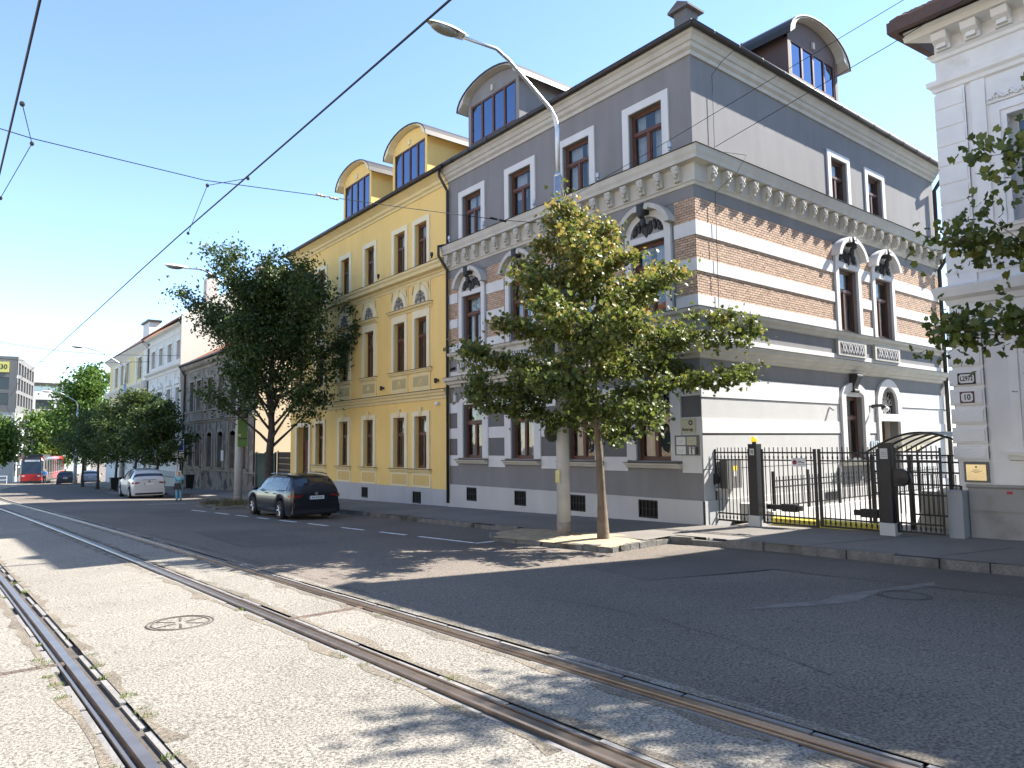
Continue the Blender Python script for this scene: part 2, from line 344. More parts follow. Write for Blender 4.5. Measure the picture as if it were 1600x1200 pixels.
mound(isl, islz, 'tree_island_soil', SAND)
kerb_run([(10.5, 14.2), (9.93, 13.3)], .3, .17, lambda x, y: walkz(11.5, y)-.02, jit=.03)
kerb_run([(9.93, 13.3), (10.42, 9.95)], .36, .17, lambda x, y: walkz(11.5, y)-.02, jit=.03)
kerb_run([(10.42, 9.95), (12.45, 10.1)], .3, .17, lambda x, y: walkz(11.5, y)-.02, jit=.03)
# second island by the concrete pole
isl2 = [(8.95, 31.2), (11.6, 30.2), (11.7, 35.2), (9.2, 34.8)]
mound(isl2, lambda x, y: walkz(11, y)-.04, 'tree_island_soil', mat('weedy_soil', (.15, .13, .08), .98, .3, 4, .8, 20))
kerb_run([(11.5, 30.15), (9.0, 31.15), (9.15, 34.9)], .5, .16, lambda x, y: walkz(11, y)-.03, jit=.03)
# third island row for the small trees farther off
mound([(8.7, 52), (11.6, 51), (11.6, 60), (8.9, 59)], lambda x, y: walkz(11, y)-.04, 'tree_island_soil', ASPHW, amp=.01)
# parking bay dashes
mk = [(31.15, 29.6), (28.6, 27.3), (26.6, 25.6), (24.8, 23.9), (23.1, 21.9), (21.1, 19.9), (19.1, 17.9), (17.1, 15.9), (15.35, 13.2)]
for a, b in mk:
    X = lambda y: 9.4-.08*(y-13.1); mb = MB(); mb.quad(*[(x, y, roadz(x, y)+.005) for x, y in ((X(a)-.06, a), (X(a)+.06, a), (X(b)+.06, b), (X(b)-.06, b))]); struct('parking_line', mb, PAINT, recalc=False)
mb = MB(); mb.quad(*[(x, y, roadz(x, y)+.005) for x, y in ((9.36, 13.2), (9.98, 13.32), (9.98, 13.2), (9.36, 13.08))]); struct('parking_line', mb, PAINT, recalc=False)
for (x0, x1, y0, y1) in ((8.1, 9.6, 45.2, 45.32), (7.6, 9.3, 37.5, 37.6)):
    mb = MB(); mb.quad(*[(x, y, roadz(x, y)+.005) for x, y in ((x0, y0), (x1, y0), (x1, y1), (x0, y1))]); struct('parking_line', mb, PAINT, recalc=False)
# tar patch streaks near the right kerb: a thin spill with its own outline
mb = MB(); pts = [(7.3, 5.0), (8.2, 4.62), (9.0, 4.4), (9.4, 4.5), (10.4, 4.42), (11.0, 4.28), (11.3, 4.4), (10.6, 4.6), (9.9, 4.7), (9.2, 4.78), (8.6, 4.72), (8.0, 4.92)]
mb.quad(*[(x, y, roadz(x, y)+.004) for x, y in pts]); struct('road_patch', mb, mat('old_cement_spill', (.178, .154, .132), .95, .3, 3, .3, 60, fine=.4), recalc=False)
# old repair patches in the asphalt, each a thin sheet with its own edge
for pts in ([(5.0, 15.5), (6.9, 15.2), (7.0, 19.6), (5.1, 19.9)], [(8.2, 7.2), (10.9, 6.6), (11.2, 8.4), (8.5, 8.9)], [(6.1, 26.5), (7.6, 26.4), (7.5, 33), (6.0, 33.1)], [(10.9, 1.2), (12.5, 1.2), (12.5, 9.3), (10.7, 9.1)]):
    mb = MB(); mb.quad(*[(x+random.uniform(-.06, .06), y+random.uniform(-.06, .06), roadz(x, y)+.003) for x, y in pts]); struct('road_patch', mb, mat('asphalt_patch', (.118, .10, .085), .93, .2, .6, .6, 90, fine=.6, fscale=60), recalc=False)
CRK = mat('crack_dark', (.03, .029, .028), .95, 0)
def crack(pts, w):
    mb = MB(); P = [Vector((*p, 0)) for p in pts]; Q = []
    for a, b in zip(P[:-1], P[1:]):
        for k in range(6): q = a.lerp(b, k/6); Q.append(q+Vector((random.uniform(-.04, .04), random.uniform(-.04, .04), 0)))
    Q.append(P[-1])
    for i, (a, b) in enumerate(zip(Q[:-1], Q[1:])):
        d = (b-a).normalized(); n = Vector((-d.y, d.x, 0))*w*random.uniform(.4, 1); mb.quad(*[(p.x, p.y, roadz(p.x, p.y)+.0075) for p in (a-n, b-n, b+n, a+n)])
    struct('road_crack', mb, CRK, recalc=False)
crack([(4.6, 12.6), (5.4, 12.4), (6.4, 12.9), (7.7, 12.7)], .006); crack([(5.6, 3.0), (6.2, 5.2), (6.0, 7.4)], .006); crack([(10.8, 9.0), (10.75, 6), (10.95, 3.2), (10.8, .5)], .008); crack([(4.42, 8.6), (4.28, 14), (4.1, 20)], .008); crack([(1.4, 11.6), (2.2, 11.9), (2.6, 11.7)], .004)
# weeds along the rails and on the second island
WEED = leaf_mat('weed_leaf', (.06, .10, .02), (.13, .18, .03), (.25, .22, .08), .3)
DRYW = leaf_mat('dry_weed', (.05, .055, .02), (.12, .11, .045), (.2, .16, .08), .4)
def tufts(name, label, spots, n, r, h, wd=.012, kind='stuff', m=None):
    V = []; Fc = []; R_ = []
    for (x, y, z) in spots:
        for _ in range(n):
            a, rr = random.uniform(0, 6.28), r*math.sqrt(random.random()); bx, by = x+rr*math.cos(a), y+rr*math.sin(a); hh = h*random.uniform(.4, 1); t = random.uniform(0, 6.28); l = random.uniform(.1, .7)*hh
            b = len(V); V += [(bx-wd*math.sin(t), by+wd*math.cos(t), z), (bx+wd*math.sin(t), by-wd*math.cos(t), z), (bx+l*math.cos(t), by+l*math.sin(t), z+hh)]; Fc.append((b, b+1, b+2)); R_.append(random.random())
    o = mesh_obj(name, V, Fc, m or WEED, rnd=R_, recalc=False); o['kind'] = kind; o['label'] = label; return o
sp = []
for nm, Yr, cnt in (('L', (4.5, 14), 12), ('M', (4, 9), 8), ('R', (7.2, 8.4), 2)):
    for _ in range(cnt):
        y = random.uniform(*Yr); s = random.choice((-1, 1)); x = RX[nm]+off(y)+s*random.uniform(.13, .2); sp.append((x, y, roadz(x, y)-.01))
for y, s in ((7.9, -.2), (7.75, -.15), (7.2, -.2), (6.9, -.19), (6.5, -.2), (7.3, .17), (6.2, .19), (5.6, .2)): sp.append((RX['L']+off(y)+s, y, roadz(1, y)-.005))
tufts('grass', 'low green weeds growing along the tram rails', sp, 70, .06, .035, .005)
tufts('grass', 'dry weeds and grass on the far tree island', [(random.uniform(9.2, 11), random.uniform(31.2, 34.6), walkz(11, 32)-.03) for _ in range(45)], 22, .25, .3, .012, m=DRYW)
# ------------------------------------------------------------ facade kit
XF, YC = 14.455, 10.70
def front(X): return lambda u, w, z: (X-w, u, z)
def side(Y): return lambda u, w, z: (u, Y-w, z)
def wall(mb, T, u0, u1, z0, z1, ops, depth=.3, w=0.):
    us = sorted({u0, u1, *[o[0] for o in ops], *[o[1] for o in ops]}); zs = sorted({z0, z1, *[o[2] for o in ops], *[o[3] for o in ops]})
    for a, b in zip(us[:-1], us[1:]):
        for c, d in zip(zs[:-1], zs[1:]):
            m, n = (a+b)/2, (c+d)/2
            if any(o[0] < m < o[1] and o[2] < n < o[3] for o in ops): continue
            mb.quad(T(a, w, c), T(b, w, c), T(b, w, d), T(a, w, d))
    for a, b, c, d in ops:
        for P in (((a, c), (a, d)), ((b, c), (b, d)), ((a, c), (b, c)), ((a, d), (b, d))):
            (p, q), (r_, s_) = P; mb.quad(T(p, w, q), T(r_, w, s_), T(r_, w-depth, s_), T(p, w-depth, q))
def arch_pts(uc, h, zs, rise, zb, n=14):
    L = [(uc-h, zb)] if zb < zs else []
    for i in range(n+1):
        a = math.pi*(1-i/n); L.append((uc+h*math.cos(a), zs+rise*math.sin(a)))
    if zb < zs: L.append((uc+h, zb))
    return L
def bars(mb, T, u0, u1, z0, z1, w0, w1, t):
    mb.fbox(T, u0, u1, w0, w1, z0, z0+t); mb.fbox(T, u0, u1, w0, w1, z1-t, z1); mb.fbox(T, u0, u0+t, w0, w1, z0+t, z1-t); mb.fbox(T, u1-t, u1, w0, w1, z0+t, z1-t)
def window(T, parent, u0, u1, z0, z1, depth=.12, fm=None, tr=.66, curtain=.5, t=.075, mull=True, pane=None, room=True):
    fm = fm or BROWN; mb = MB(); W0, W1 = -depth-.07, -depth
    bars(mb, T, u0, u1, z0, z1, W0, W1, t); zt = z0+(z1-z0)*tr if tr else z1-t; uc = (u0+u1)/2
    if tr: mb.fbox(T, u0+t, u1-t, W0, W1+.025, zt-.045, zt+.045)
    if mull: mb.fbox(T, uc-.05, uc+.05, W0, W1+.012, z0+t, zt-(.045 if tr else 0))
    lo = zt-(.045 if tr else 0)
    cells = [(u0+t, uc-.05, z0+t, lo), (uc+.05, u1-t, z0+t, lo)] if mull else [(u0+t, u1-t, z0+t, lo)]
    if tr: cells.append((u0+t, u1-t, zt+.045, z1-t))
    for c in cells: bars(mb, T, c[0], c[1], c[2], c[3], W0+.01, W1-.015, .035)
    fr = build('window', mb, fm, parent)
    for c in cells:
        mb = MB(); w = W0+.03; mb.quad(T(c[0]+.03, w, c[2]+.03), T(c[1]-.03, w, c[2]+.03), T(c[1]-.03, w, c[3]-.03), T(c[0]+.03, w, c[3]-.03)); build('pane', mb, pane or PANE, fr, recalc=False)
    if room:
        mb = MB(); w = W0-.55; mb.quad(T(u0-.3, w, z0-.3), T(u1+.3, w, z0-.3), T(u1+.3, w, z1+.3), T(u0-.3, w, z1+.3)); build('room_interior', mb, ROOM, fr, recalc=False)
    if curtain:
        for sgn in (0, 1):
            if random.random() > curtain+.35: continue
            wd = (u1-u0)*random.uniform(.2, .48); a = u0+t if sgn == 0 else u1-t-wd; mb = MB(); n = 10; zb = z0+(random.choice((0., 0., .0, .5))*(z1-z0))
            for i in range(n):
                p, q = a+wd*i/n, a+wd*(i+1)/n; wp, wq = W0-.12-.025*math.sin(i*1.9), W0-.12-.025*math.sin((i+1)*1.9)
                mb.quad(T(p, wp, zb), T(q, wq, zb), T(q, wq, z1), T(p, wp, z1))
            build('curtain', mb, CURT, fr, recalc=False, smooth=True)
    return fr
def brick_panel(T, parent, u0, u1, z0, z1, w=.016, bl=.16, ch=.0665, gap=.014):
    mb = MB(); mb.quad(T(u0, .002, z0), T(u1, .002, z0), T(u1, .002, z1), T(u0, .002, z1)); build('mortar_bed', mb, MORTAR, parent, recalc=False)
    n = max(1, round((z1-z0)/ch)); ch = (z1-z0)/n; mb = MB()
    for j in range(n):
        u = u0 - (bl*.5 if j % 2 else 0)
        while u < u1:
            a, b = max(u+gap/2, u0), min(u+bl-gap/2, u1)
            if b-a > .03: mb.fbox(T, a, b, .002, w+random.uniform(-.004, .004), z0+j*ch+gap/2, z0+(j+1)*ch-gap/2, r=random.random())
            u += bl
    build('brick_courses', mb, BRICK, parent, rnd=True, kind='stuff', recalc=False)
def boxpart(name, T, parent, m, u0, u1, w0, w1, z0, z1):
    mb = MB(); mb.fbox(T, u0, u1, w0, w1, z0, z1); return build(name, mb, m, parent)
def gaps(u0, u1, cuts):
    out = []; a = u0
    for c, d in sorted(cuts):
        if c > a: out.append((a, min(c, u1)))
        a = max(a, d)
    if a < u1: out.append((a, u1))
    return out
def surround(T, parent, m, u0, u1, z0, z1, t=.2, w=.05, foot=True):
    mb = MB(); mb.fbox(T, u0-t, u0, 0, w, z0, z1+t); mb.fbox(T, u1, u1+t, 0, w, z0, z1+t); mb.fbox(T, u0, u1, 0, w, z1, z1+t); return build('window_surround', mb, m, parent)
def sill(T, parent, m, u0, u1, z, dep=.16, cap=None):
    mb = MB(); mb.cornice(T, u0, u1, [(0, z-.16), (dep*.55, z-.14), (dep*.7, z-.07), (dep, z-.06), (dep, z-.012), (0, z-.012)]); o = build('window_sill', mb, m, parent)
    mb = MB(); mb.fbox(T, u0-.02, u1+.02, 0, dep+.025, z-.012, z+.004); build('sill_flashing', mb, cap or GUTTER, o); return o
def dormer(name, T, parent, u0, u1, zb, zt, crest, depth, wallm, trimm, npane=4, over=.32, fm=None):
    """segment-arched dormer; its front stands in the plane w=0 of T and it runs back by depth"""
    uc = (u0+u1)/2; h = (u1-u0)/2; d = build_empty(name, parent, T(uc, 0, zb)); mb = MB()
    mb.fbox(T, u0-.16, u0, -depth, 0, zb-.6, zt+.12); mb.fbox(T, u1, u1+.16, -depth, 0, zb-.6, zt+.12); mb.fbox(T, u0-.16, u1+.16, -.1, -.02, zb-.6, zb)
    mb.plate(T, arch_pts(uc, h+.16, zt+.1, crest-zt-.28, zt), -.12, -.02); build('dormer_cheek', mb, wallm, d)
    I = arch_pts(uc, h+.16, zt+.12, crest-zt-.26, 99); O = arch_pts(uc, h+.16+over, zt-.12, crest-zt, 99); mb = MB(); mb.strip(T, I, O, -depth, .26); build('dormer_arch', mb, trimm, d)
    I2 = O; O2 = arch_pts(uc, h+.2+over, zt-.12, crest-zt+.05, 99); mb = MB(); mb.strip(T, I2, O2, -depth, .3); build('dormer_roof', mb, GUTTER, d)
    mb = MB(); mb.fbox(T, uc-.06, uc+.06, -.02, .04, zt+.1, zt+.3); build('keystone', mb, trimm, d)
    mb = MB(); bars(mb, T, u0, u1, zb, zt, -.09, -.02, .07); n = npane; cs = []
    for k in range(1, n): mb.fbox(T, u0+(u1-u0)*k/n-.045, u0+(u1-u0)*k/n+.045, -.09, -.015, zb+.07, zt-.07)
    fr = build('dormer_window', mb, fm or BROWN, d)
    for k in range(n):
        a, b = u0+(u1-u0)*k/n+.05, u0+(u1-u0)*(k+1)/n-.05; mb = MB(); mb.quad(T(a, -.05, zb+.07), T(b, -.05, zb+.07), T(b, -.05, zt-.07), T(a, -.05, zt-.07)); build('pane', mb, MT['dormer_glass'], fr, recalc=False)
    return d
glass_mat('dormer_glass', (.10, .13, .18), .3, gcol=(.55, .7, 1.))  # blue gloss tint paints in the deep blue sky reflected by the dormer panes
def build_empty(name, parent, loc):
    o = bpy.data.objects.new(name, None); COL.objects.link(o); o.parent = parent; px = org(parent); o.location = (loc[0]-px[0], loc[1]-px[1], loc[2]-px[2]); ORIG[o.name] = tuple(loc); return o
def text_mesh(body, size, bold=0., extrude=.002):
    c = bpy.data.curves.new('t', 'FONT'); c.body = body; c.size = size; c.align_x = 'CENTER'; c.align_y = 'CENTER'; c.extrude = extrude; c.offset = bold; c.resolution_u = 3
    o = bpy.data.objects.new('t', c); COL.objects.link(o); dg = bpy.context.evaluated_depsgraph_get(); me = bpy.data.meshes.new_from_object(o.evaluated_get(dg)); bpy.data.objects.remove(o); return me
def lettering(body, size, T, parent, m, u, w, z, flip=1, bold=0., sx=1.):
    """letters standing proud of the wall frame T; flip=-1 when u runs to the viewer's left"""
    me = text_mesh(body, size, bold); V = []
    for v in me.vertices: V.append(T(u+v.co.x*flip*sx, w+v.co.z, z+v.co.y))
    return mesh_obj('lettering', V, [tuple(p.vertices) for p in me.polygons], m, parent, recalc=False)
INK = mat('black_print', (.015, .015, .016), .6, 0); INKW = mat('white_print', (.8, .8, .8), .6, 0)
# ------------------------------------------------------------ the grey house with brick bands
GH = thing('grey_house', 'grey corner house with brick and white bands behind the gate', 'house', (XF, YC, -2.05))
Tf, Ts = front(XF), side(YC); YE, XE = 21.88, 29.45
FW = [(19.77, 20.95), (17.03, 18.19), (14.35, 15.5), (11.63, 12.8)]; SW = [(21.56, 22.8), (24.0, 25.24)]
opf = []; 
for a, b in FW: opf += [(a, b, -.47, 1.42), (a, b, 3.42, 5.34), (a, b, 7.3, 9.07)]
opf += [(a+.32, a+.86, -1.96, -1.5) for a, b in ()]
ops_ = [(21.58, 22.75, -.55, 1.36), (23.86, 25.28, -2.0, .62), (23.98, 25.16, .86, 1.6)]
for a, b in SW: ops_ += [(a, b, 3.42, 5.42)]
ops_ += [(21.46, 22.5, 7.3, 8.97), (23.94, 24.98, 7.3, 8.97)]
mb = MB(); wall(mb, Tf, YC, YE, -2.6, 10.0, opf, .27); build('front_wall', mb, GREY, GH)
mb = MB(); wall(mb, Ts, XF, XE, -2.6, 10.0, ops_, .27); build('side_wall', mb, GREY, GH)
mb = MB(); mb.quad((XE, YC, -2.6), (XE, YE, -2.6), (XE, YE, 10), (XE, YC, 10)); mb.quad((XF, YE, -2.6), (XE, YE, -2.6), (XE, YE, 10), (XF, YE, 10)); build('rear_wall', mb, GREY, GH, recalc=False)
mb = MB(); mb.quad((XF+.05, YC+.05, 9.97), (XE, YC+.05, 9.97), (XE, YE, 9.97), (XF+.05, YE, 9.97)); mb.quad((XE, YC, 9.9), (XE, YE, 9.9), (XE, YE, 13.5), (XE, YC+4.5, 13.5), (XE, YC, 10.6)); build('attic_light_block', mb, GREY, GH, recalc=False)  # unseen slab and rear closure added to keep sunlight out of the rooms
# plinth
PL = -1.43
def plinth_z(u): return -2.6
for T, u0, u1, cuts, nm in ((Tf, YC, YE, [(20.1, 20.72), (17.42, 18.02), (14.75, 15.4), (12.1, 12.76)], 'plinth'), (Ts, XF-.07, XE, [], 'plinth')):
    mb = MB()
    if nm: 
        cc = [(c, d, -1.96, -1.49) for c, d in cuts]; wall(mb, T, u0, u1, -2.7, PL, cc, .07, .07); mb.quad(T(u0, .07, PL), T(u1, .07, PL), T(u1, 0, PL), T(u0, 0, PL))
    build('plinth', mb, mat('plinth_render', (.47, .465, .455), .9, .06, .8, .15, 60, streak=.05), GH)
    for c, d in cuts:
        mb = MB(); bars(mb, T, c, d, -1.96, -1.49, .01, .062, .035)
        for k in range(1, 5): mb.fbox(T, c+(d-c)*k/5-.012, c+(d-c)*k/5+.012, .02, .05, -1.925, -1.525)
        mb.fbox(T, c+.035, d-.035, .02, .048, -1.74, -1.715); v = build('basement_vent', mb, BLACK, GH); mb = MB(); mb.fbox(T, c, d, .002, .008, -1.96, -1.49); build('vent_dark', mb, ROOM, v)
# ground floor bands
fc = [(a-.33, b+.33) for a, b in FW]; sc_ = [(21.25, 22.97), (23.6, 25.45)]
for z0, z1 in ((-.76, -.38), (.22, .59), (1.15, 1.52)):
    for a, b in gaps(YC, YE, fc): boxpart('white_band', Tf, GH, WHITE, a, b, 0, .035, z0, z1)
for z0, z1 in ((-.38, .22), (.59, 1.15)):
    for a, b in gaps(YC, YE, fc):
        boxpart('grey_panel', Tf, GH, GREYD, a+.02, b-.02, .001, .014, z0+.01, z1-.01)
for z0, z1, m, w in ((-.66, -.12, LGREY, .02), (-.12, .17, LGREY, .02), (.22, .57, WHITE, .04), (.57, 1.09, LGREY, .02), (1.11, 1.62, WHITE, .04)):
    for a, b in gaps(XF, XE, sc_): boxpart('plaster_band', Ts, GH, m, a-(w if a == XF else 0), b, 0, w, z0, z1)
for a, b in gaps(XF, XE, sc_): boxpart('lower_wall_band', Ts, GH, LGREY, a, b, 0, .015, PL, -.68)
boxpart('corner_panel', Tf, GH, WHITE, YC, 11.3, .0, .036, -.76, .62)
# window surrounds ground floor: jambs and segment arch
for (a, b) in FW:
    uc = (a+b)/2; mb = MB(); I = arch_pts(uc, (b-a)/2, 1.42, .2, -.47); O = arch_pts(uc, (b-a)/2+.33, 1.36, .42, -.47); mb.strip(Tf, I, O, 0, .06); build('window_surround', mb, WHITE, GH)
    mb = MB(); mb.plate(Tf, arch_pts(uc, (b-a)/2, 1.42, .2, 99), -.05, .02); build('tympanum', mb, WHITE, GH)
    sill(Tf, GH, TRIM, a-.32, b+.32, -.52, .2)
    mb = MB(); mb.fbox(Tf, uc-.12, uc+.12, .06, .13, 1.5, 1.62); mb.cornice(Tf, uc-.15, uc+.15, [(.0, 1.6), (.10, 1.6), (.13, 1.72), (.25, 1.95), (.27, 2.08), (0, 2.08)]); mb.tube([Tf(uc-.17, .2, 2.0), Tf(uc+.17, .2, 2.0)], .07, 10); mb.tube([Tf(uc-.14, .1, 1.58), Tf(uc+.14, .1, 1.58)], .05, 8)
    build('console', mb, IRON, GH)
    boxpart('window_frieze', Tf, GH, GREYD, 0, 0, 0, 0, 0, 0) if False else None
for i, (a, b) in enumerate(FW): window(Tf, GH, a, b, -.47, 1.42, curtain=.4)
# side ground floor: tall window, arched light over the door, door
uc = 22.165; mb = MB(); mb.strip(Ts, arch_pts(uc, .585, 1.36, .18, -.55), arch_pts(uc, .85, 1.3, .5, -.62), 0, .09); build('window_surround', mb, WHITE, GH)
mb = MB(); mb.plate(Ts, arch_pts(uc, .585, 1.36, .18, 99), -.1, .02); build('tympanum', mb, WHITE, GH)
window(Ts, GH, 21.58, 22.75, -.55, 1.36, depth=.16, curtain=.8)
mb = MB(); mb.cornice(Ts, uc-.14, uc+.14, [(.0, 1.5), (.12, 1.5), (.14, 1.68), (.26, 1.95), (.28, 2.08), (0, 2.08)]); mb.tube([Ts(uc-.17, .22, 2.0), Ts(uc+.17, .22, 2.0)], .07, 10); mb.tube([Ts(uc-.14, .12, 1.54), Ts(uc+.14, .12, 1.54)], .06, 8); build('console', mb, IRON, GH)
sill(Ts, GH, TRIM, 21.2, 23.0, -.62, .22)
uc = 24.57; mb = MB(); mb.strip(Ts, arch_pts(uc, .59, 1.18, .58, .86), arch_pts(uc, .88, 1.18, .84, .86), 0, .09); mb.fbox(Ts, uc-.88, uc+.88, 0, .09, .62, .86); mb.fbox(Ts, 23.69, 23.86, 0, .09, -2.0, .62); mb.fbox(Ts, 25.28, 25.45, 0, .09, -2.0, .62); build('door_surround', mb, WHITE, GH)
mb = MB(); O = arch_pts(uc, .6, 1.18, .6, 99); mb.strip(Ts, O, [(p[0], 1.62 if True else 0) for p in O], -.2, .03) if False else None
mb = MB(); I = arch_pts(uc, .59, 1.18, .56, 99); mb.plate(Ts, I + [], -.14, -.12); mb.fbox(Ts, uc-.59, uc+.59, -.14, -.12, .86, 1.18); 
fr = build('arched_light', mb, mat('arched_light_glass', (.03, .033, .035), .08, .2, 3, spec=.7), GH)
mb = MB()
for k in range(9):
    a = math.pi*k/8; mb.tube([Ts(uc, -.09, 1.12), Ts(uc+.5*math.cos(a), -.09, 1.18+.5*math.sin(a))], .012, 5)
for cx, cz, rr in ((-.3, 1.0, .1), (0, 1.0, .1), (.3, 1.0, .1), (-.2, 1.3, .12), (.2, 1.3, .12), (0, 1.5, .1), (-.42, 1.25, .07), (.42, 1.25, .07), (0, 1.22, .07)):
    mb.tube([Ts(uc+cx+rr*math.cos(t*math.pi/6), -.085, cz+rr*math.sin(t*math.pi/6)) for t in range(13)], .011, 5)
build('iron_grille', mb, TRIM, fr)
mb = MB(); mb.fbox(Ts, 23.86, 25.28, -.5, -.45, -2.0, .62)
for k in (0, 1):
    for zz in ((-1.7, -.9), (-.75, .4)): bars(mb, Ts, 23.94+k*.68, 24.54+k*.68, zz[0], zz[1], -.45, -.42, .06)
dr = build('door', mb, mat('red_brown_door', (.16, .07, .04), .5, .2, 4), GH); mb = MB(); mb.tube([Ts(24.5, -.42, -.85), Ts(24.5, -.36, -.85), Ts(24.6, -.36, -.85)], .015, 6); build('handle', mb, STEEL, dr)
mb = MB(); 
for a in (23.86, 25.28): mb.quad(Ts(a, -.27, -2), Ts(a, -.5, -2), Ts(a, -.5, .62), Ts(a, -.27, .62))
mb.quad(Ts(23.86, -.27, .62), Ts(25.28, -.27, .62), Ts(25.28, -.5, .62), Ts(23.86, -.5, .62)); build('door_reveal', mb, TRIM, GH, recalc=False)
# ground-floor cornice, belt course with panels
gc = [(0, 2.07), (.06, 2.09), (.08, 2.16), (.16, 2.2), (.18, 2.28), (.27, 2.32), (.29, 2.42), (.31, 2.44), (0, 2.5)]
for T, u0, u1 in ((Tf, YC, YE), (Ts, XF, XE)):
    mb = MB(); mb.cornice(T, u0, u1, gc, 1, 0); build('ground_floor_cornice', mb, TRIM, GH)
    mb = MB(); mb.cornice(T, u0, u1, [(.0, 2.502), (.33, 2.446), (.33, 2.456), (.0, 2.515)], 1, 0); build('cornice_flashing', mb, GUTTER, GH)
    mb = MB(); mb.fbox(T, u0-(.03 if T is Ts else 0), u1, 0, .03, 2.5, 2.66); build('white_band', mb, WHITE, GH)
    mb = MB(); mb.cornice(T, u0, u1, [(0, 3.1), (.05, 3.12), (.07, 3.2), (.15, 3.26), (.17, 3.34), (0, 3.37)], 1, 0); build('belt_course', mb, TRIM, GH)
    mb = MB(); mb.cornice(T, u0, u1, [(0, 3.372), (.19, 3.345), (.19, 3.353), (0, 3.384)], 1, 0); build('cornice_flashing', mb, GUTTER, GH)
for T, lst in ((Tf, FW), (Ts, SW)):
    for a, b in lst:
        mb = MB(); mb.fbox(T, a-.3, b+.3, 0, .09, 2.62, 3.11); o = build('window_apron', mb, TRIM, GH); boxpart('apron_panel', T, o, GREYD, a-.16, b+.16, .09, .1, 2.7, 3.03); mb = MB(); n = 4; p = (b-a+.26)/n
        for k in range(n):
            c = a-.13+p*(k+.5)
            for s in (-1, 1): mb.tube([T(c+s*p*.42, .105, 2.72), T(c, .105, 3.01)], .016, 5); mb.tube([T(c, .105, 2.72), T(c+s*p*.42, .105, 3.01)], .016, 5)
        build('apron_lattice', mb, WHITE, o)
# first floor: bands of brick and white plaster
f1 = [(a-.3, b+.3) for a, b in FW]; s1 = [(a-.27, b+.27) for a, b in SW]
for T, u0, u1, cuts in ((Tf, YC, YE, f1), (Ts, XF, XE, s1)):
    for z0, z1 in ((3.37, 3.67), (4.27, 4.59), (5.19, 5.55)):
        for a, b in gaps(u0, u1, cuts): boxpart('white_band', T, GH, WHITE, a-(.05 if a == u0 and T is Ts else 0), b, 0, .05, z0, z1)
    for z0, z1 in ((3.67, 4.27), (4.59, 5.19), (5.55, 6.17)):
        for a, b in gaps(u0, u1, cuts): brick_panel(T, GH, a-(.012 if a == u0 and T is Ts else 0), b, z0, z1)
    for a, b in [(c+.3-.0, d-.3) if T is Tf else (c+.27, d-.27) for c, d in cuts]:
        uc = (a+b)/2; h = (b-a)/2; zt = 5.34 if T is Tf else 5.42
        mb = MB(); e = .2; mb.fbox(T, a-e, a, 0, .08, 3.37, zt); mb.fbox(T, b, b+e, 0, .08, 3.37, zt); mb.fbox(T, a-e, b+e, 0, .08, zt, zt+.17); mb.strip(T, arch_pts(uc, h, zt+.17, .5, 99), arch_pts(uc, h+e, zt+.17, .68, 99), 0, .08); build('window_surround', mb, WHITE, GH)
        mb = MB(); mb.plate(T, arch_pts(uc, h, zt+.17, .5, 99), .0, .02); ly = build('lunette', mb, mat('lunette_grey', (.30, .30, .30), .9, .1, 4), GH)
        for s in (-1, 1):   # broken arched pediment, each half ending in a scroll
            I = []; O = []
            for i in range(9):
                t = math.radians(12+i*8.); I.append((uc-s*(h+.2)*math.cos(t), zt+.17+.70*math.sin(t))); O.append((uc-s*(h+.36)*math.cos(t), zt+.15+.84*math.sin(t)))
            mb = MB(); mb.strip(T, I, O, 0, .3); c = ((I[-1][0]+O[-1][0])/2+s*.02, (I[-1][1]+O[-1][1])/2-.03); mb.tube([T(c[0], 0, c[1]), T(c[0], .32, c[1])], .085, 10); build('pediment_half', mb, WHITE if T is Ts else TRIM, GH)
        mb = MB(); mb.fbox(T, uc-.11, uc+.11, .02, .34, zt+.72, zt+.98); mb.ball(T(uc, .3, zt+.72), (.1, .1, .13), 8, 6); mb.ball(T(uc, .22, zt+.52), (.08, .08, .16), 8, 6)
        for s in (-1, 1):
            for du, dz, hh in ((.13, .33, .17), (.27, .36, .15), (.40, .3, .13), (.06, .26, .2), (.47, .24, .09)): mb.ball(T(uc+s*du, .05, zt+.17+dz-.12), (.055, .055, hh*.85), 7, 5); mb.ball(T(uc+s*du*.92, .06, zt+.17+dz+.0), (.05, .05, .06), 6, 4)
        mb.ball(T(uc, .08, zt+.3), (.07, .07, .2), 8, 6); build('garland', mb, IRON, ly, smooth=True)
        window(T, GH, a, b, 3.42, zt, curtain=.6)
# open casement by the corner window
th = build_empty('open_casement', GH, Tf(11.63, 0, 4.3)); mb = MB(); q = lambda u, w, z: (XF-.02-u*.75, 11.5-u*.55-w, z); bars(mb, q, 0, .5, 3.62, 4.52, -.025, .025, .05); build('casement_frame', mb, BROWN, th); mb = MB(); mb.quad(q(.05, 0, 3.67), q(.45, 0, 3.67), q(.45, 0, 4.47), q(.05, 0, 4.47)); build('pane', mb, PANE, th, recalc=False)
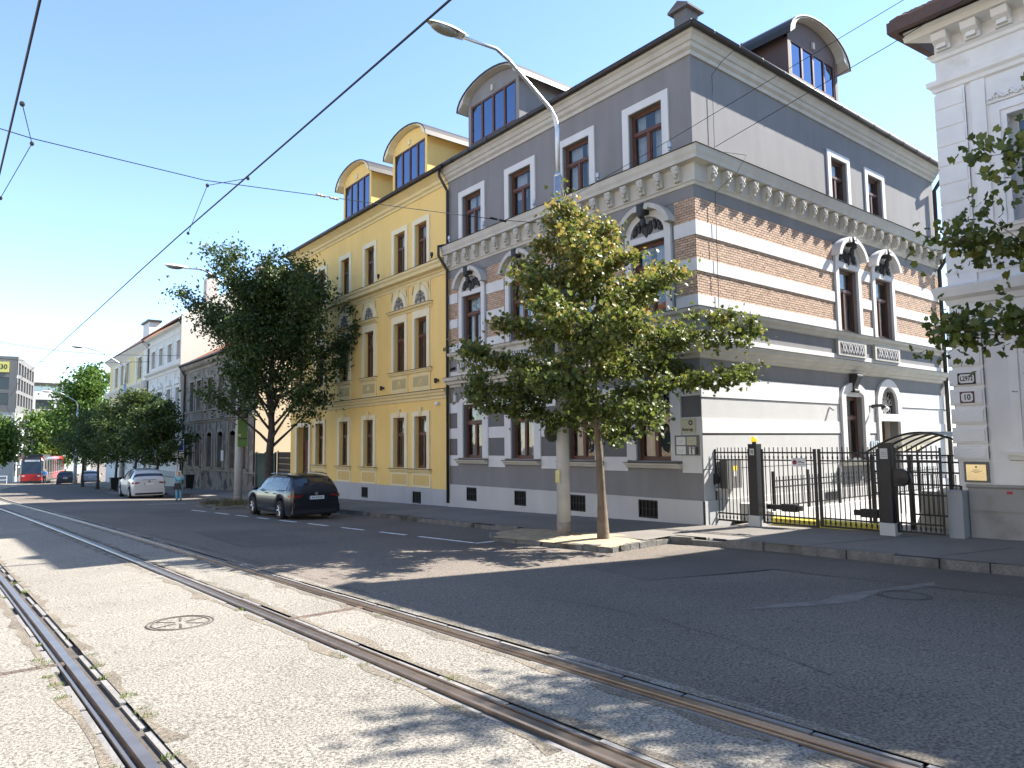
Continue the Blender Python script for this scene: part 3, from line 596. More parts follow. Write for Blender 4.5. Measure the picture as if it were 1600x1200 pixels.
# main cornice with carved brackets
mc = [(0, 6.47), (.05, 6.48), (.07, 6.55), (.1, 6.57), (.1, 6.6), (.12, 7.0), (.2, 7.02), (.32, 7.03), (.33, 7.12), (.37, 7.2), (.39, 7.3), (.40, 7.34), (0, 7.42)]
for T, u0, u1 in ((Tf, YC, YE+.0), (Ts, XF, XE)):
    mb = MB(); mb.cornice(T, u0, u1, mc, 1, 0); build('main_cornice', mb, TRIM, GH)
    mb = MB(); mb.cornice(T, u0, u1, [(0, 7.425), (.43, 7.345), (.43, 7.355), (0, 7.44)], 1, 0); build('cornice_flashing', mb, GUTTER, GH)
def bracket_mesh(T, u, parent):
    mb = MB(); mb.cornice(T, u-.1, u+.1, [(.1, 6.6), (.18, 6.62), (.22, 6.72), (.27, 6.84), (.3, 7.0), (.1, 7.0)])
    for du, w, z, r in ((0, .25, 6.86, .085), (-.07, .27, 6.93, .05), (.07, .27, 6.93, .05), (0, .26, 6.73, .06), (-.06, .28, 6.8, .045), (.06, .28, 6.8, .045), (0, .2, 6.64, .045)): mb.ball(T(u+du, w, z), r, 7, 5)
    return build('carved_bracket', mb, TRIM, parent)
b0 = bracket_mesh(Tf, YC+.38, GH); n = 19; st = (YE-YC-.6)/(n-1)
for k in range(1, n): o = b0.copy(); COL.objects.link(o); o.location = (0, st*k, 0)
b0 = bracket_mesh(Ts, XF+.5, GH); n = 24; st = (XE-XF-.8)/(n-1)
for k in range(1, n): o = b0.copy(); COL.objects.link(o); o.location = (st*k, 0, 0)
for T, u0, u1, w in ((Tf, YC, YE, 0), (Ts, XF, XE, 0)): boxpart('frieze', T, GH, GREY, u0, u1, 0, .02, 6.17, 6.47)
# second floor windows and plain surrounds
for a, b in FW: surround(Tf, GH, WHITE, a, b, 7.35, 9.07, .22, .05); window(Tf, GH, a, b, 7.32, 9.07, curtain=.7)
for a, b in ((21.46, 22.5), (23.94, 24.98)): surround(Ts, GH, WHITE, a, b, 7.35, 8.97, .2, .05); window(Ts, GH, a, b, 7.32, 8.97, curtain=.7)
for u in (21.3, 19.2, 16.5, 13.7, 11.15):
    mb = MB(); c = Tf(u, .36, 7.42); mb.lathe(c, [(.03, 0), (.03, .06), (.055, .08), (.06, .2), (.045, .22)], 10); build('spotlight', mb, STEEL, GH)
# eaves cornice, gutter, roof
ec = [(0, 9.9), (.05, 9.9), (.07, 9.99), (.15, 10.05), (.18, 10.14), (.22, 10.16), (.28, 10.26), (.34, 10.3), (.36, 10.38), (0, 10.42)]
for T, u0, u1 in ((Tf, YC, YE), (Ts, XF, XE)):
    mb = MB(); mb.cornice(T, u0, u1, ec, 1, 0); build('eaves_cornice', mb, TRIM, GH)
    mb = MB(); P = [T(u0-.42, .42, 10.42), T(u1, .42, 10.42)]; mb.tube(P, .085, 10); build('gutter', mb, GUTTER, GH, smooth=True)
    n = int((u1-u0)/1.1); mb = MB()
    for k in range(n): mb.tube([T(u0+.4+k*1.1-.012, .42, 10.42), T(u0+.4+k*1.1+.012, .42, 10.42)], .094, 10)
    build('gutter_brackets', mb, GUTTER, GH, kind='stuff')
e0, pz = .38, 10.46; tp = math.tan(math.radians(31)); H = 5.2
mb = MB(); A = (XF-e0, YC-e0, pz); B = (XF-e0, YE, pz); A2 = (XF-e0+H, YC-e0+H, pz+H*tp); B2 = (XF-e0+H, YE, pz+H*tp); D = (XE, YC-e0, pz); D2 = (XE, YC-e0+H, pz+H*tp)
mb.quad(A, B, B2, A2); mb.quad(A, A2, D2, D); mb.quad(A2, B2, (XE, YE, pz+H*tp), D2); build('roof', mb, ROOFM, GH, recalc=False)
mb = MB(); mb.box(15.75, 16.25, 11.7, 12.15, 11.2, 12.2); mb.box(15.62, 16.38, 11.57, 12.28, 12.2, 12.26); o = build('chimney', mb, GREYD, GH); mb = MB(); mb.cornice(side(11.57), 15.62, 16.38, [(-.71, 12.26), (.0, 12.26), (-.355, 12.46)]); build('chimney_cap', mb, ROOFM, o)
dormer('dormer', front(XF-.12), GH, 17.62, 20.22, 10.75, 12.2, 13.0, 3.2, GREY, TRIM)
dormer('dormer', side(YC-.1), GH, 19.25, 21.9, 10.9, 12.05, 13.0, 3.2, mat('dormer_brown', (.10, .07, .065), .7, .1, 2), TRIM)
# downpipes
mb = MB(); mb.tube([Tf(YE-.06, .48, 10.35), Tf(YE-.05, .46, 10.05), Tf(YE-.05, .1, 9.55), Tf(YE-.05, .1, 7.5), Tf(YE-.05, .5, 7.35), Tf(YE-.05, .5, 7.0), Tf(YE-.05, .12, 6.5), Tf(YE-.05, .12, -2.1)], .055, 8); build('downpipe', mb, GUTTER, GH, smooth=True)
mb = MB(); mb.tube([Ts(XE-.1, .48, 10.35), Ts(XE-.1, .46, 10.05), Ts(XE-.22, .14, 9.5), Ts(XE-.22, .14, 7.55), Ts(XE-.22, .5, 7.4), Ts(XE-.22, .5, 6.95), Ts(XE-.22, .14, 6.4), Ts(XE-.22, .14, -2.0)], .075, 8); build('downpipe', mb, GUTTER, GH, smooth=True)
# lightning wire on the side wall near the corner
mb = MB(); mb.tube([Ts(15.9, .6, 10.45), Ts(15.4, .3, 9.9), Ts(15.3, .06, 9.6), Ts(15.3, .06, 7.55), Ts(15.9, .6, 7.4), Ts(15.6, .5, 6.9), Ts(15.2, .1, 6.4), Ts(15.2, .08, 2.6)], .008, 5); build('lightning_wire', mb, DARKM, GH)
# wall lamp, camera, postboxes, vents beside the door
mb = MB(); mb.fbox(Ts, 23.3, 23.36, .05, .12, 1.02, 1.14); mb.tube([Ts(23.33, .1, 1.1), Ts(23.33, .4, 1.1)], .05, 8); mb.ball(Ts(23.38, .42, 1.02), .1, 10, 8); build('wall_lamp', mb, DARKM, GH)
mb = MB(); mb.ball(Ts(23.38, .46, .98), (.1, .1, .09), 10, 8); build('lamp_globe', mb, PLASTICW, GH)
mb = MB(); mb.tube([Ts(20.65, .02, 1.0), Ts(20.7, .14, .9)], .035, 8); build('security_camera', mb, LGREY, GH)
mb = MB(); mb.tube([Tf(21.5, .02, 2.8), Tf(21.5, .2, 2.72)], .05, 8); build('security_camera', mb, BLACK, GH)
mb = MB(); mb.fbox(Tf, 21.33, 21.47, .0, .1, 1.55, 1.85); build('wall_lamp', mb, TRIM, GH)
for k in range(4):
    mb = MB(); mb.fbox(Ts, 23.02+k*.14, 23.11+k*.14, .02, .12, -1.0, -.02); build('meter_box', mb, STEEL, GH)
mb = MB(); bars(mb, Ts, 20.1, 20.9, -1.75, -1.5, .07, .09, .03); mb.fbox(Ts, 20.1, 20.9, .06, .075, -1.75, -1.5); build('basement_vent', mb, BLACK, GH)
# plates by the corner
def plaque(name, label, cat, T, u0, u1, z0, z1, m, w=.045, th=.02):
    o = thing(name, label, cat, T((u0+u1)/2, w, z0)); mb = MB(); mb.fbox(T, u0, u1, w, w+th, z0, z1); build('plate', mb, m, o); return o
SIGNB = mat('beige_sign', (.50, .47, .33), .5, .04, 3); SIGNW = mat('white_sign', (.66, .66, .65), .4, .03, 3)
p = plaque('company_sign', 'beige company sign with ring logo on the grey house corner', 'sign', Tf, 10.86, 11.3, .23, .585, SIGNB)
lettering('Amrop', .12, Tf, p, INK, 11.09, .067, .315, -1, .002)
mb = MB(); I = [(10.99+.035*math.cos(a), .48+.035*math.sin(a)) for a in [k*math.pi/10 for k in range(21)]]; O = [(10.99+.062*math.cos(a), .48+.062*math.sin(a)) for a in [k*math.pi/10 for k in range(21)]]; mb.strip(Tf, I, O, .066, .07); build('ring_logo', mb, INK, p)
p = plaque('name_board', 'grey board of white name plates and intercom under the beige sign', 'board', Tf, 10.76, 11.5, -.33, .17, mat('board_grey', (.16, .16, .155), .6, .05, 4), .04, .025)
for u0, u1, z0, z1, m in ((11.16, 11.44, -.07, .13, SIGNW), (10.83, 11.12, -.07, .13, SIGNB), (11.16, 11.44, -.3, -.1, SIGNW)):
    mb = MB(); mb.fbox(Tf, u0, u1, .065, .075, z0, z1); q = build('name_plate', mb, m, p)
    for k in range(2): boxpart('print_line', Tf, q, mat('faint_print', (.3, .3, .3), .6, 0), u0+.06, u1-.05, .075, .0765, z0+.1-k*.045, z0+.108-k*.045)
for u0, u1, m in ((10.99, 11.05, STEEL), (10.88, 10.95, STEEL), (10.79, 10.84, BLACK)): boxpart('intercom', Tf, p, m, u0, u1, .065, .085, -.3, -.12)
for k in range(4): boxpart('intercom_button', Tf, p, BLACK if k == 3 else INKW, 10.9, 10.93, .085, .09, -.28+k*.04, -.262+k*.04)
# ------------------------------------------------------------ the yellow house
YEL = mat('yellow_render', (.78, .55, .195), .9, .04, .7, .12, 80, streak=.04)
YPAN = mat('yellow_panel', (.66, .47, .18), .9, .05, 1, .2, 50)
CREAM = mat('cream_trim', (.70, .575, .30), .85, .05, 1.5, .1, 70, streak=.03)
CREAML = mat('pale_cream_trim', (.74, .66, .45), .85, .04, 1.5, .1, 70)
YH = thing('yellow_house', 'three storey yellow house with cream trim and two dormers', 'house', (XF, 30, -2.4))
XY = XF+.02; Ty = front(XY); Y0, Y1 = 21.93, 37.4
YW = [(23.44, 24.35), (25.15, 26.05), (27.85, 28.75), (30.35, 31.25), (33.08, 33.98)]
op = []
for a, b in YW: op += [(a, b, -.9, 1.13), (a, b, 3.0, 5.04), (a, b, 7.0, 8.87)]
op += [(35.75, 36.6, 7.0, 8.87), (35.75, 36.6, 3.0, 5.04), (34.85, 36.4, -2.55, 1.0)]
mb = MB(); wall(mb, Ty, Y0, Y1, -2.8, 10.0, op, .3); build('front_wall', mb, YEL, YH)
mb = MB(); mb.quad((XY, Y1, -3), (XY+12, Y1, -3), (XY+12, Y1, 10), (XY, Y1, 10)); mb.quad((XY+12, Y1, -3), (XY+12, Y0, -3), (XY+12, Y0, 10), (XY+12, Y1, 10)); build('rear_wall', mb, YEL, YH, recalc=False)
mb = MB(); mb.quad((XY+.05, Y0, 9.97), (XY+12, Y0, 9.97), (XY+12, Y1, 9.97), (XY+.05, Y1, 9.97)); mb.quad((XY+.0, Y1, 10), (XY+12, Y1, 10), (XY+5.2, Y1, 13.7)); mb.quad((XY+.0, Y0, 10), (XY+12, Y0, 10), (XY+5.2, Y0, 13.7)); build('attic_light_block', mb, YEL, YH, recalc=False)  # unseen ceiling and gable ends added to block sun inside the yellow house
mb = MB(); cs = [(28.27, 28.89), (23.83, 24.48)]; wall(mb, Ty, Y0, Y1-2.6, -3, -1.65, [(a, b, -2.26, -1.8) for a, b in cs], .06, .06); mb.quad(Ty(Y0, .06, -1.65), Ty(Y1-2.6, .06, -1.65), Ty(Y1-2.6, 0, -1.65), Ty(Y0, 0, -1.65)); build('plinth', mb, mat('grey_plinth', (.42, .42, .43), .9, .07, .9, .15, 60, streak=.06), YH)
for c, d in cs:
    mb = MB(); bars(mb, Ty, c, d, -2.26, -1.8, .01, .055, .03); [mb.fbox(Ty, c+(d-c)*k/6-.01, c+(d-c)*k/6+.01, .015, .04, -2.23, -1.83) for k in range(1, 6)]; v = build('basement_vent', mb, BLACK, YH); mb = MB(); mb.fbox(Ty, c, d, .002, .008, -2.26, -1.8); build('vent_dark', mb, ROOM, v)
# ground floor
grp = [(23.44, 24.35), (25.15, 26.05)]
for i, (a, b) in enumerate(YW):
    surround(Ty, YH, CREAML, a, b, -.92, 1.13, .2, .06); mb = MB(); mb.fbox(Ty, (a+b)/2-.1, (a+b)/2+.1, .0, .1, 1.16, 1.48); build('keystone', mb, CREAM, YH); window(Ty, YH, a, b, -.9, 1.13, depth=.14, tr=.66, curtain=.4)
    if i == 0: sill(Ty, YH, CREAM, 23.15, 26.3, -.93, .16)
    elif i > 1: sill(Ty, YH, CREAM, a-.3, b+.3, -.93, .16)
    mb = MB(); mb.fbox(Ty, a-.24, b+.24, 0, .03, -1.64, -1.08); o = build('window_apron', mb, CREAML, YH); boxpart('apron_panel', Ty, o, YPAN, a-.15, b+.15, .03, .036, -1.56, -1.16)
# door
mb = MB(); mb.fbox(Ty, 34.85, 36.4, -.36, -.3, -2.55, 1.0)
for k in (0, 1):
    for z0, z1 in ((-2.3, -1.4), (-1.3, -.1)): bars(mb, Ty, 34.95+k*.72, 35.58+k*.72, z0, z1, -.3, -.27, .07)
d = build('door', mb, mat('maroon_door', (.09, .035, .028), .5, .2, 4), YH); boxpart('transom_pane', Ty, d, mat('arched_light_glass', (.1,)*3), 34.95, 36.3, -.3, -.285, .3, .9); mb = MB(); mb.tube([Ty(35.6, -.27, -1.1), Ty(35.6, -.2, -1.1), Ty(35.72, -.2, -1.1)], .016, 6); build('handle', mb, STEEL, d)
mb = MB(); mb.fbox(Ty, 34.63, 34.85, 0, .07, -2.55, 1.22); mb.fbox(Ty, 36.4, 36.62, 0, .07, -2.55, 1.22); mb.fbox(Ty, 34.85, 36.4, 0, .07, 1.0, 1.22); build('door_surround', mb, CREAML, YH)
# cornice over the ground floor
mb = MB(); mb.cornice(Ty, Y0+.08, Y1, [(0, 1.72), (.04, 1.74), (.06, 1.84), (.12, 1.88), (.14, 1.96), (.2, 2.0), (.22, 2.07), (0, 2.12)]); build('ground_floor_cornice', mb, CREAM, YH); mb = MB(); mb.cornice(Ty, Y0+.08, Y1, [(0, 2.122), (.24, 2.072), (.24, 2.082), (0, 2.135)]); build('cornice_flashing', mb, GUTTER, YH)
# first floor with lunettes and hoods
for i, (a, b) in enumerate(YW+[(35.75, 36.6)]):
    uc = (a+b)/2; mb = MB(); mb.fbox(Ty, a-.2, a, 0, .06, 3.0, 5.35); mb.fbox(Ty, b, b+.2, 0, .06, 3.0, 5.35); mb.fbox(Ty, a, b, 0, .06, 5.04, 5.35); build('window_surround', mb, CREAML, YH)
    window(Ty, YH, a, b, 3.0, 5.04, depth=.14, curtain=.3)
    mb = MB(); mb.fbox(Ty, a-.24, b+.24, 0, .03, 5.55, 6.45); o = build('lunette_panel', mb, CREAM, YH); mb = MB(); mb.strip(Ty, arch_pts(uc, .42, 5.62, .5, 99), arch_pts(uc, .6, 5.62, .72, 99), .03, .075); build('lunette_arch', mb, CREAML, o)
    mb = MB(); mb.plate(Ty, arch_pts(uc, .42, 5.62, .5, 99), .03, .04); q = build('lunette_field', mb, mat('lunette_stone', (.42, .39, .30), .9, .1, 5), o); mb = MB()
    for s in (-1, 1):
        for k, (du, dz) in enumerate(((.08, .1), (.18, .16), (.28, .12), (.1, .27), (.2, .3), (.34, .05), (.06, .4))): mb.tube([Ty(uc+s*(du+.05*math.cos(t*.7)), .055, 5.66+dz+.05*math.sin(t*.7)) for t in range(8)], .013, 5)
    mb.tube([Ty(uc, .055, 5.64), Ty(uc, .055, 6.08)], .016, 5); build('stucco_scrolls', mb, mat('grey_stucco', (.15, .15, .15), .9, .2, 8), q)
    mb = MB(); mb.fbox(Ty, uc-.06, uc+.06, .075, .13, 6.1, 6.42); build('keystone', mb, CREAM, o)
    for s in (-1, 1): mb = MB(); mb.strip(Ty, [(uc+s*(.62-.05*k), 6.4-.0*k) for k in range(3)], [(uc+s*(.62-.0*k), 6.02+.1*k) for k in range(3)], .03, .05); build('spandrel', mb, YPAN, o)
    mb = MB(); mb.fbox(Ty, a-.24, b+.24, 0, .04, 2.12, 2.84); o = build('window_apron', mb, CREAM, YH); boxpart('apron_panel', Ty, o, mat('apron_stone', (.46, .38, .19), .9, .08, 3, .2, 40), a-.12, b+.12, .04, .046, 2.3, 2.7)
    mb = MB()
    for k in range(4): c = uc+(k-1.5)*.06; mb.tube([Ty(c-.07, .05, 2.42+.02*k), Ty(c, .05, 2.58), Ty(c+.08, .05, 2.44)], .012, 5)
    mb.tube([Ty(uc+.09*math.cos(t*.6), .05, 2.5+.12*math.sin(t*.6)) for t in range(11)], .014, 5); build('apron_relief', mb, CREAM, o)
hood = [(0, 5.35), (.05, 5.37), (.08, 5.44), (.17, 5.48), (.19, 5.55), (0, 5.57)]
for a, b in ((23.05, 26.45), (27.5, 29.1), (29.98, 31.62), (32.72, 34.34), (35.4, 36.95)):
    mb = MB(); mb.cornice(Ty, a, b, hood); o = build('window_hood', mb, CREAM, YH); mb = MB(); mb.cornice(Ty, a-.02, b+.02, [(0, 5.572), (.21, 5.552), (.21, 5.562), (0, 5.585)]); build('hood_flashing', mb, GUTTER, o); sill(Ty, YH, CREAM, a+.04, b-.04, 3.0, .14)
for u in (22.65, 26.95, 32.1):
    mb = MB(); c = Ty(u, .14, 2.45); mb.lathe(c, [(.03, -.12), (.06, -.1), (.065, .05), (.03, .07)], 8); mb.fbox(Ty, u-.03, u+.03, 0, .14, 2.4, 2.48); build('wall_spotlight', mb, DARKM, YH)
    mb = MB(); c = Ty(u, .3, 7.12); mb.lathe(c, [(.03, 0), (.03, .06), (.055, .08), (.06, .2), (.045, .22)], 10); build('wall_spotlight', mb, DARKM, YH)
mb = MB(); mb.ball(Ty(22.62, .12, 1.55), .08, 8, 6); mb.fbox(Ty, 22.57, 22.67, 0, .1, 1.52, 1.62); build('security_camera', mb, PLASTICW, YH)
# cornice with dentils below the top floor
mb = MB(); mb.cornice(Ty, Y0+.1, Y1, [(0, 6.45), (.03, 6.46), (.05, 6.55), (.07, 6.57), (.07, 6.66), (.13, 6.68), (.26, 6.72), (.28, 6.84), (.34, 6.9), (.36, 6.99), (0, 7.06)]); build('main_cornice', mb, CREAM, YH)
mb = MB(); mb.cornice(Ty, Y0+.1, Y1, [(0, 7.062), (.38, 6.995), (.38, 7.005), (0, 7.075)]); build('cornice_flashing', mb, GUTTER, YH)
mb = MB(); u = Y0+.2
while u < Y1-.1: mb.fbox(Ty, u, u+.06, .07, .115, 6.575, 6.655); u += .11
build('dentils', mb, CREAM, YH, kind='stuff')
for a, b in YW+[(35.75, 36.6)]: surround(Ty, YH, CREAML, a, b, 7.0, 8.87, .21, .05); window(Ty, YH, a, b, 7.0, 8.87, depth=.14, curtain=.7)
mb = MB(); mb.cornice(Ty, Y0-.0, Y1+.05, [(0, 9.88), (.05, 9.9), (.07, 9.98), (.15, 10.03), (.18, 10.12), (.3, 10.2), (.44, 10.27), (.46, 10.34), (0, 10.38)]); build('eaves_cornice', mb, CREAM, YH)
mb = MB(); mb.tube([Ty(Y0-.3, .52, 10.36), Ty(Y1+.35, .52, 10.36)], .085, 10); mb.ball(Ty(Y1+.36, .52, 10.38), .1, 8, 6); build('gutter', mb, GUTTER, YH, smooth=True)
mb = MB(); A = (XY-.48, Y0, 10.42); B = (XY-.48, Y1+.3, 10.42); mb.quad(A, B, (XY+5.2, Y1+.3, 10.42+5.68*.58), (XY+5.2, Y0, 10.42+5.68*.58)); mb.quad((XY+5.2, Y0, 13.7), (XY+5.2, Y1+.3, 13.7), (XY+12, Y1+.3, 10.4), (XY+12, Y0, 10.4)); build('roof', mb, ROOFM, YH, recalc=False)
dormer('dormer', front(XY-.1), YH, 23.45, 25.9, 10.75, 12.25, 13.1, 3.3, YEL, CREAML)
dormer('dormer', front(XY-.1), YH, 28.2, 30.72, 10.75, 12.3, 13.15, 3.3, YEL, CREAML)
# ------------------------------------------------------------ the white house at number 10
WH = thing('white_house', 'old white stucco house with quoins at the right edge', 'house', (15.4, 0, -1.95))
XW = 15.4; Tw = front(XW); WY0, WY1 = -9., 5.4
WS = mat('aged_white_stucco', (.74, .735, .715), .9, .06, 1.6, .3, 45, streak=.05, dirt=(.55, .53, .49), dirt_at=.66)
WS2 = mat('aged_white_stone', (.77, .765, .745), .88, .06, 2, .25, 50, streak=.04)
WG = mat('grey_plinth_stone', (.29, .285, .275), .9, .12, 1.5, .3, 40, dirt=(.2, .19, .18), dirt_at=.62)
wo = []
for k in range(4): c = 3.58-k*2.9; wo += [(c-.65, c+.65, 4.05, 6.1), (c-.65, c+.65, -.2, 1.75)]
mb = MB(); wall(mb, Tw, WY0, WY1, -2.7, 8.2, wo, .28); build('front_wall', mb, WS, WH)
mb = MB(); mb.quad((XW, WY1, -2.7), (XW+13, WY1-1.4, -2.7), (XW+13, WY1-1.4, 8.2), (XW, WY1, 8.2)); mb.quad((XW+13, WY1-1.4, -2.7), (XW+13, WY0, -2.7), (XW+13, WY0, 8.2), (XW+13, WY1-1.4, 8.2)); mb.quad((XW, WY0, -2.7), (XW+13, WY0, -2.7), (XW+13, WY0, 8.2), (XW, WY0, 8.2)); build('side_wall', mb, WS, WH, recalc=False)
mb = MB(); mb.quad((XW+.05, WY0, 8.17), (XW+13, WY0, 8.17), (XW+13, WY1-1.4, 8.17), (XW+.05, WY1-.05, 8.17)); build('attic_light_block', mb, WS, WH, recalc=False)  # added unseen ceiling that stops light leaking into the white house
WPF = mat('white_window_paint', (.55, .55, .53), .6, .08, 3)
for a, b, c, d in wo:
    window(Tw, WH, a, b, c, d, depth=.2, fm=WPF, tr=.68, curtain=.0, t=.08)
    mb = MB(); e = .12; I = [(a, c), (a, d), (b, d), (b, c)]
    for e0, e1, w in ((0., .1, .05), (.1, .16, .08), (.16, .26, .05)): mb.strip(Tw, [(a-e0, c-.05), (a-e0, d+e0), (b+e0, d+e0), (b+e0, c-.05)], [(a-e1, c-.05), (a-e1, d+e1), (b+e1, d+e1), (b+e1, c-.05)], 0, w)
    build('window_surround', mb, WS2, WH); sill(Tw, WH, WS2, a-.34, b+.34, c-.05, .16, cap=WS2)
    if c > 3:
        mb = MB(); mb.fbox(Tw, a-.3, b+.3, 0, .04, d+.3, d+.72); o = build('window_frieze', mb, WS, WH); mb = MB()
        for k in range(5): x = (a+b)/2+.12; mb.tube([Tw(b+.2-.05*j-k*.24, .06, d+.42+.07*math.sin(j*1.3+k)) for j in range(7)], .022, 6)
        for k in range(12): mb.ball(Tw(b+.28-.055*k, .06, d+.38+.01*(k % 3)), .028, 6, 4)
        build('stucco_scrolls', mb, WS2, o)
# quoins
def quoin(u0, u1, z0, z1, w):
    mb = MB(); mb.fbox(Tw, u0, u1+w, -.3, w-.02, z0, z1); mb.fbox(Tw, u0+.035, u1+w-.02, w-.02, w, z0+.035, z1-.035); return build('quoin', mb, WS2, WH)
zz = [3.9, 4.27, 4.63, 5.02, 5.39, 5.79, 6.18, 6.57, 6.93]
for a, b in zip(zz[:-1], zz[1:]): quoin(4.9, 5.4, a+.012, b-.012, .05)
zz = [-.42, -.11, .26, .62, 1.0, 1.38, 1.78, 2.12, 2.5]
for a, b in zip(zz[:-1], zz[1:]): quoin(4.9, 5.4, a+.03, b-.03, .09)
boxpart('pilaster', Tw, WH, WS2, 4.9, 5.42, 0, .035, -.9, 7.0); boxpart('pilaster_strip', Tw, WH, WS2, 4.56, 4.8, 0, .03, 3.3, 7.0)
for pr_, nm in (([(0, 2.6), (.05, 2.62), (.08, 2.72), (.2, 2.78), (.24, 2.9), (.26, 2.96), (0, 3.04)], 'belt_course'), ([(0, 3.2), (.03, 3.2), (.05, 3.28), (0, 3.3)], 'belt_moulding'), ([(0, 6.95), (.06, 6.98), (.08, 7.05), (.14, 7.1), (.15, 7.2), (0, 7.24)], 'architrave'), ([(0, 7.62), (.05, 7.64), (.08, 7.7), (.14, 7.74), (0, 7.78)], 'frieze_moulding'), ([(0, 8.06), (.4, 8.1), (.42, 8.2), (.5, 8.26), (0, 8.3)], 'eaves_cornice')):
    mb = MB(); mb.cornice(Tw, WY0, WY1, pr_, 0, 1); build(nm, mb, WS2, WH)
k = 0; u = 5.22
while u > -8:
    mb = MB(); mb.cornice(Tw, u-.15, u+.12, [(.0, 7.8), (.1, 7.8), (.14, 7.88), (.3, 7.95), (.34, 8.08), (0, 8.08)]); mb.fbox(Tw, u-.1, u+.07, .1, .2, 7.82, 7.9); build('modillion', mb, WS2, WH); u -= .52
mb = MB(); mb.fbox(Tw, WY0, WY1+.5, 0, .78, 8.3, 8.34); build('soffit_board', mb, mat('brown_boards', (.09, .055, .045), .7, .2, 3), WH)
mb = MB(); mb.fbox(Tw, WY0, WY1+.55, .7, .84, 8.2, 8.42); mb.box8([(XW-.7, WY1+.41, 8.2), (XW+13, WY1-1.0, 8.2), (XW+13, WY1-.9, 8.2), (XW-.7, WY1+.55, 8.2), (XW-.7, WY1+.41, 8.42), (XW+13, WY1-1.0, 8.42), (XW+13, WY1-.9, 8.42), (XW-.7, WY1+.55, 8.42)]); build('eaves_board', mb, mat('brown_boards', (.09,)*3), WH)
RT = mat('red_clay_tile', (.36, .13, .065), .85, .2, 3, .2, 30, rnd=.25); RTD = mat('old_brown_tile', (.13, .08, .065), .85, .25, 3, .3, 30, rnd=.3)
def tiled_roof(parent, x0, y0, y1, z0, run, tan, m, tw=.34, tl=.36, joined=True, name='roof_tiles', hip=0.):
    mb = MB(); nr = int(run/tl); s = math.sqrt(1+tan*tan)
    for j in range(nr):
        y = y0; i = 0
        while y < y1-.02:
            xa = x0+j*tl; za = z0+j*tl*tan; xb = xa+tl*1.06; zb = z0+(j*tl+tl*1.06)*tan; o = .03+random.uniform(0, .012); y2 = min(y+tw*.94, y1); ym = (y+y2)/2; r_ = random.random()
            mb.quad((xa, y, za+o), (xa, ym, za+o+.035), (xb, ym, zb+.045), (xb, y, zb+.01), r=r_); mb.quad((xa, ym, za+o+.035), (xa, y2, za+o), (xb, y2, zb+.01), (xb, ym, zb+.045), r=r_)
            mb.quad((xa, y, za-.01), (xa, y2, za-.01), (xa, y2, za+o), (xa, ym, za+o+.035), (xa, y, za+o), r=r_); y += tw
    return build(name, mb, m, parent, rnd=True, kind='stuff', recalc=False)
mb = MB(); mb.quad((XW-.8, WY0, 8.42), (XW-.8, WY1+.55, 8.42), (XW+4.5, WY1-2.3, 11.5), (XW+4.5, WY0, 11.5)); mb.quad((XW-.8, WY1+.55, 8.42), (XW+13, WY1-.9, 8.42), (XW+13, WY1-2.3, 11.5), (XW+4.5, WY1-2.3, 11.5)); build('roof', mb, RTD, WH, recalc=False)
tiled_roof(WH, XW-.82, 1.5, WY1+.53, 8.43, 1.6, .58, RTD)
# plinth with slabs, brass plaque, number plates
mb = MB(); mb.fbox(Tw, WY0, 5.28, 0, .06, -2.7, -.86); build('plinth', mb, WG, WH)
for z0, z1 in ((-1.36, -.93), (-1.9, -1.4)):
    for a in (4.0, 2.7, 1.4, .1): mb = MB(); mb.fbox(Tw, a+.01, min(a+1.29, 5.26), .06, .085, z0+.012, z1-.012); build('plinth_slab', mb, WG, WH)
mb = MB(); mb.cornice(Tw, WY0, 5.3, [(0, -.86), (.1, -.86), (.1, -.9), (.07, -.93), (0, -.93)]); build('plinth_moulding', mb, WG, WH)
p = plaque('brass_plaque', 'polished brass plaque on the white house beside the gate', 'plaque', Tw, 4.9, 5.32, -.82, -.43, mat('plaque_surround', (.14, .13, .12), .5, .1, 5), .06, .03)
mb = MB(); mb.fbox(Tw, 4.945, 5.28, .09, .1, -.785, -.485); build('brass_face', mb, mat('brass', (.62, .50, .28), .22, .15, 2, metal=.9), p)
mb = MB(); mb.ball(Tw(5.11, .1, -.53), .018, 8, 5); build('emblem', mb, INK, p)
for k, wd in enumerate((.05, .09, .04)): boxpart('engraved_line', Tw, p, mat('engraving', (.16, .12, .06), .6, 0), 5.11-wd, 5.11+wd, .1, .1015, -.59-k*.025, -.582-k*.025)
def number_plate(label, txt, u0, u1, z0, z1, border, sz, sx):
    p = plaque('house_number', label, 'sign', Tw, u0, u1, z0, z1, border, .085, .012); mb = MB(); r_ = .03
    pts = [(u0+.025+(0 if k in (0, 1) else 0), 0) for k in range(0)]; a, b, c, d = u0+.025, u1-.025, z0+.025, z1-.025
    mb.plate(Tw, [(a+r_, c), (b-r_, c), (b, c+r_), (b, d-r_), (b-r_, d), (a+r_, d), (a, d-r_), (a, c+r_)], .096, .1); build('enamel_face', mb, SIGNW, p); lettering(txt, sz, Tw, p, INK, (u0+u1)/2, .102, (z0+z1)/2-.003, -1, .003, sx)
number_plate('white enamel plate L2972 with black rim on the quoins', 'L2972', 5.02, 5.33, 1.05, 1.27, INK, .125, .72)
number_plate('white enamel plate with number 10 and dark red rim', '10', 5.06, 5.31, .69, .91, mat('dark_red_enamel', (.06, .012, .018), .4, 0), .15, .85)
mb = MB(); mb.fbox(Tw, 4.55, 4.64, .086, .09, -1.02, -.97); tag(build('sticker', mb, mat('red_sticker', (.4, .02, .04), .5, 0)), 'small red sticker on the grey plinth slab', 'sticker')
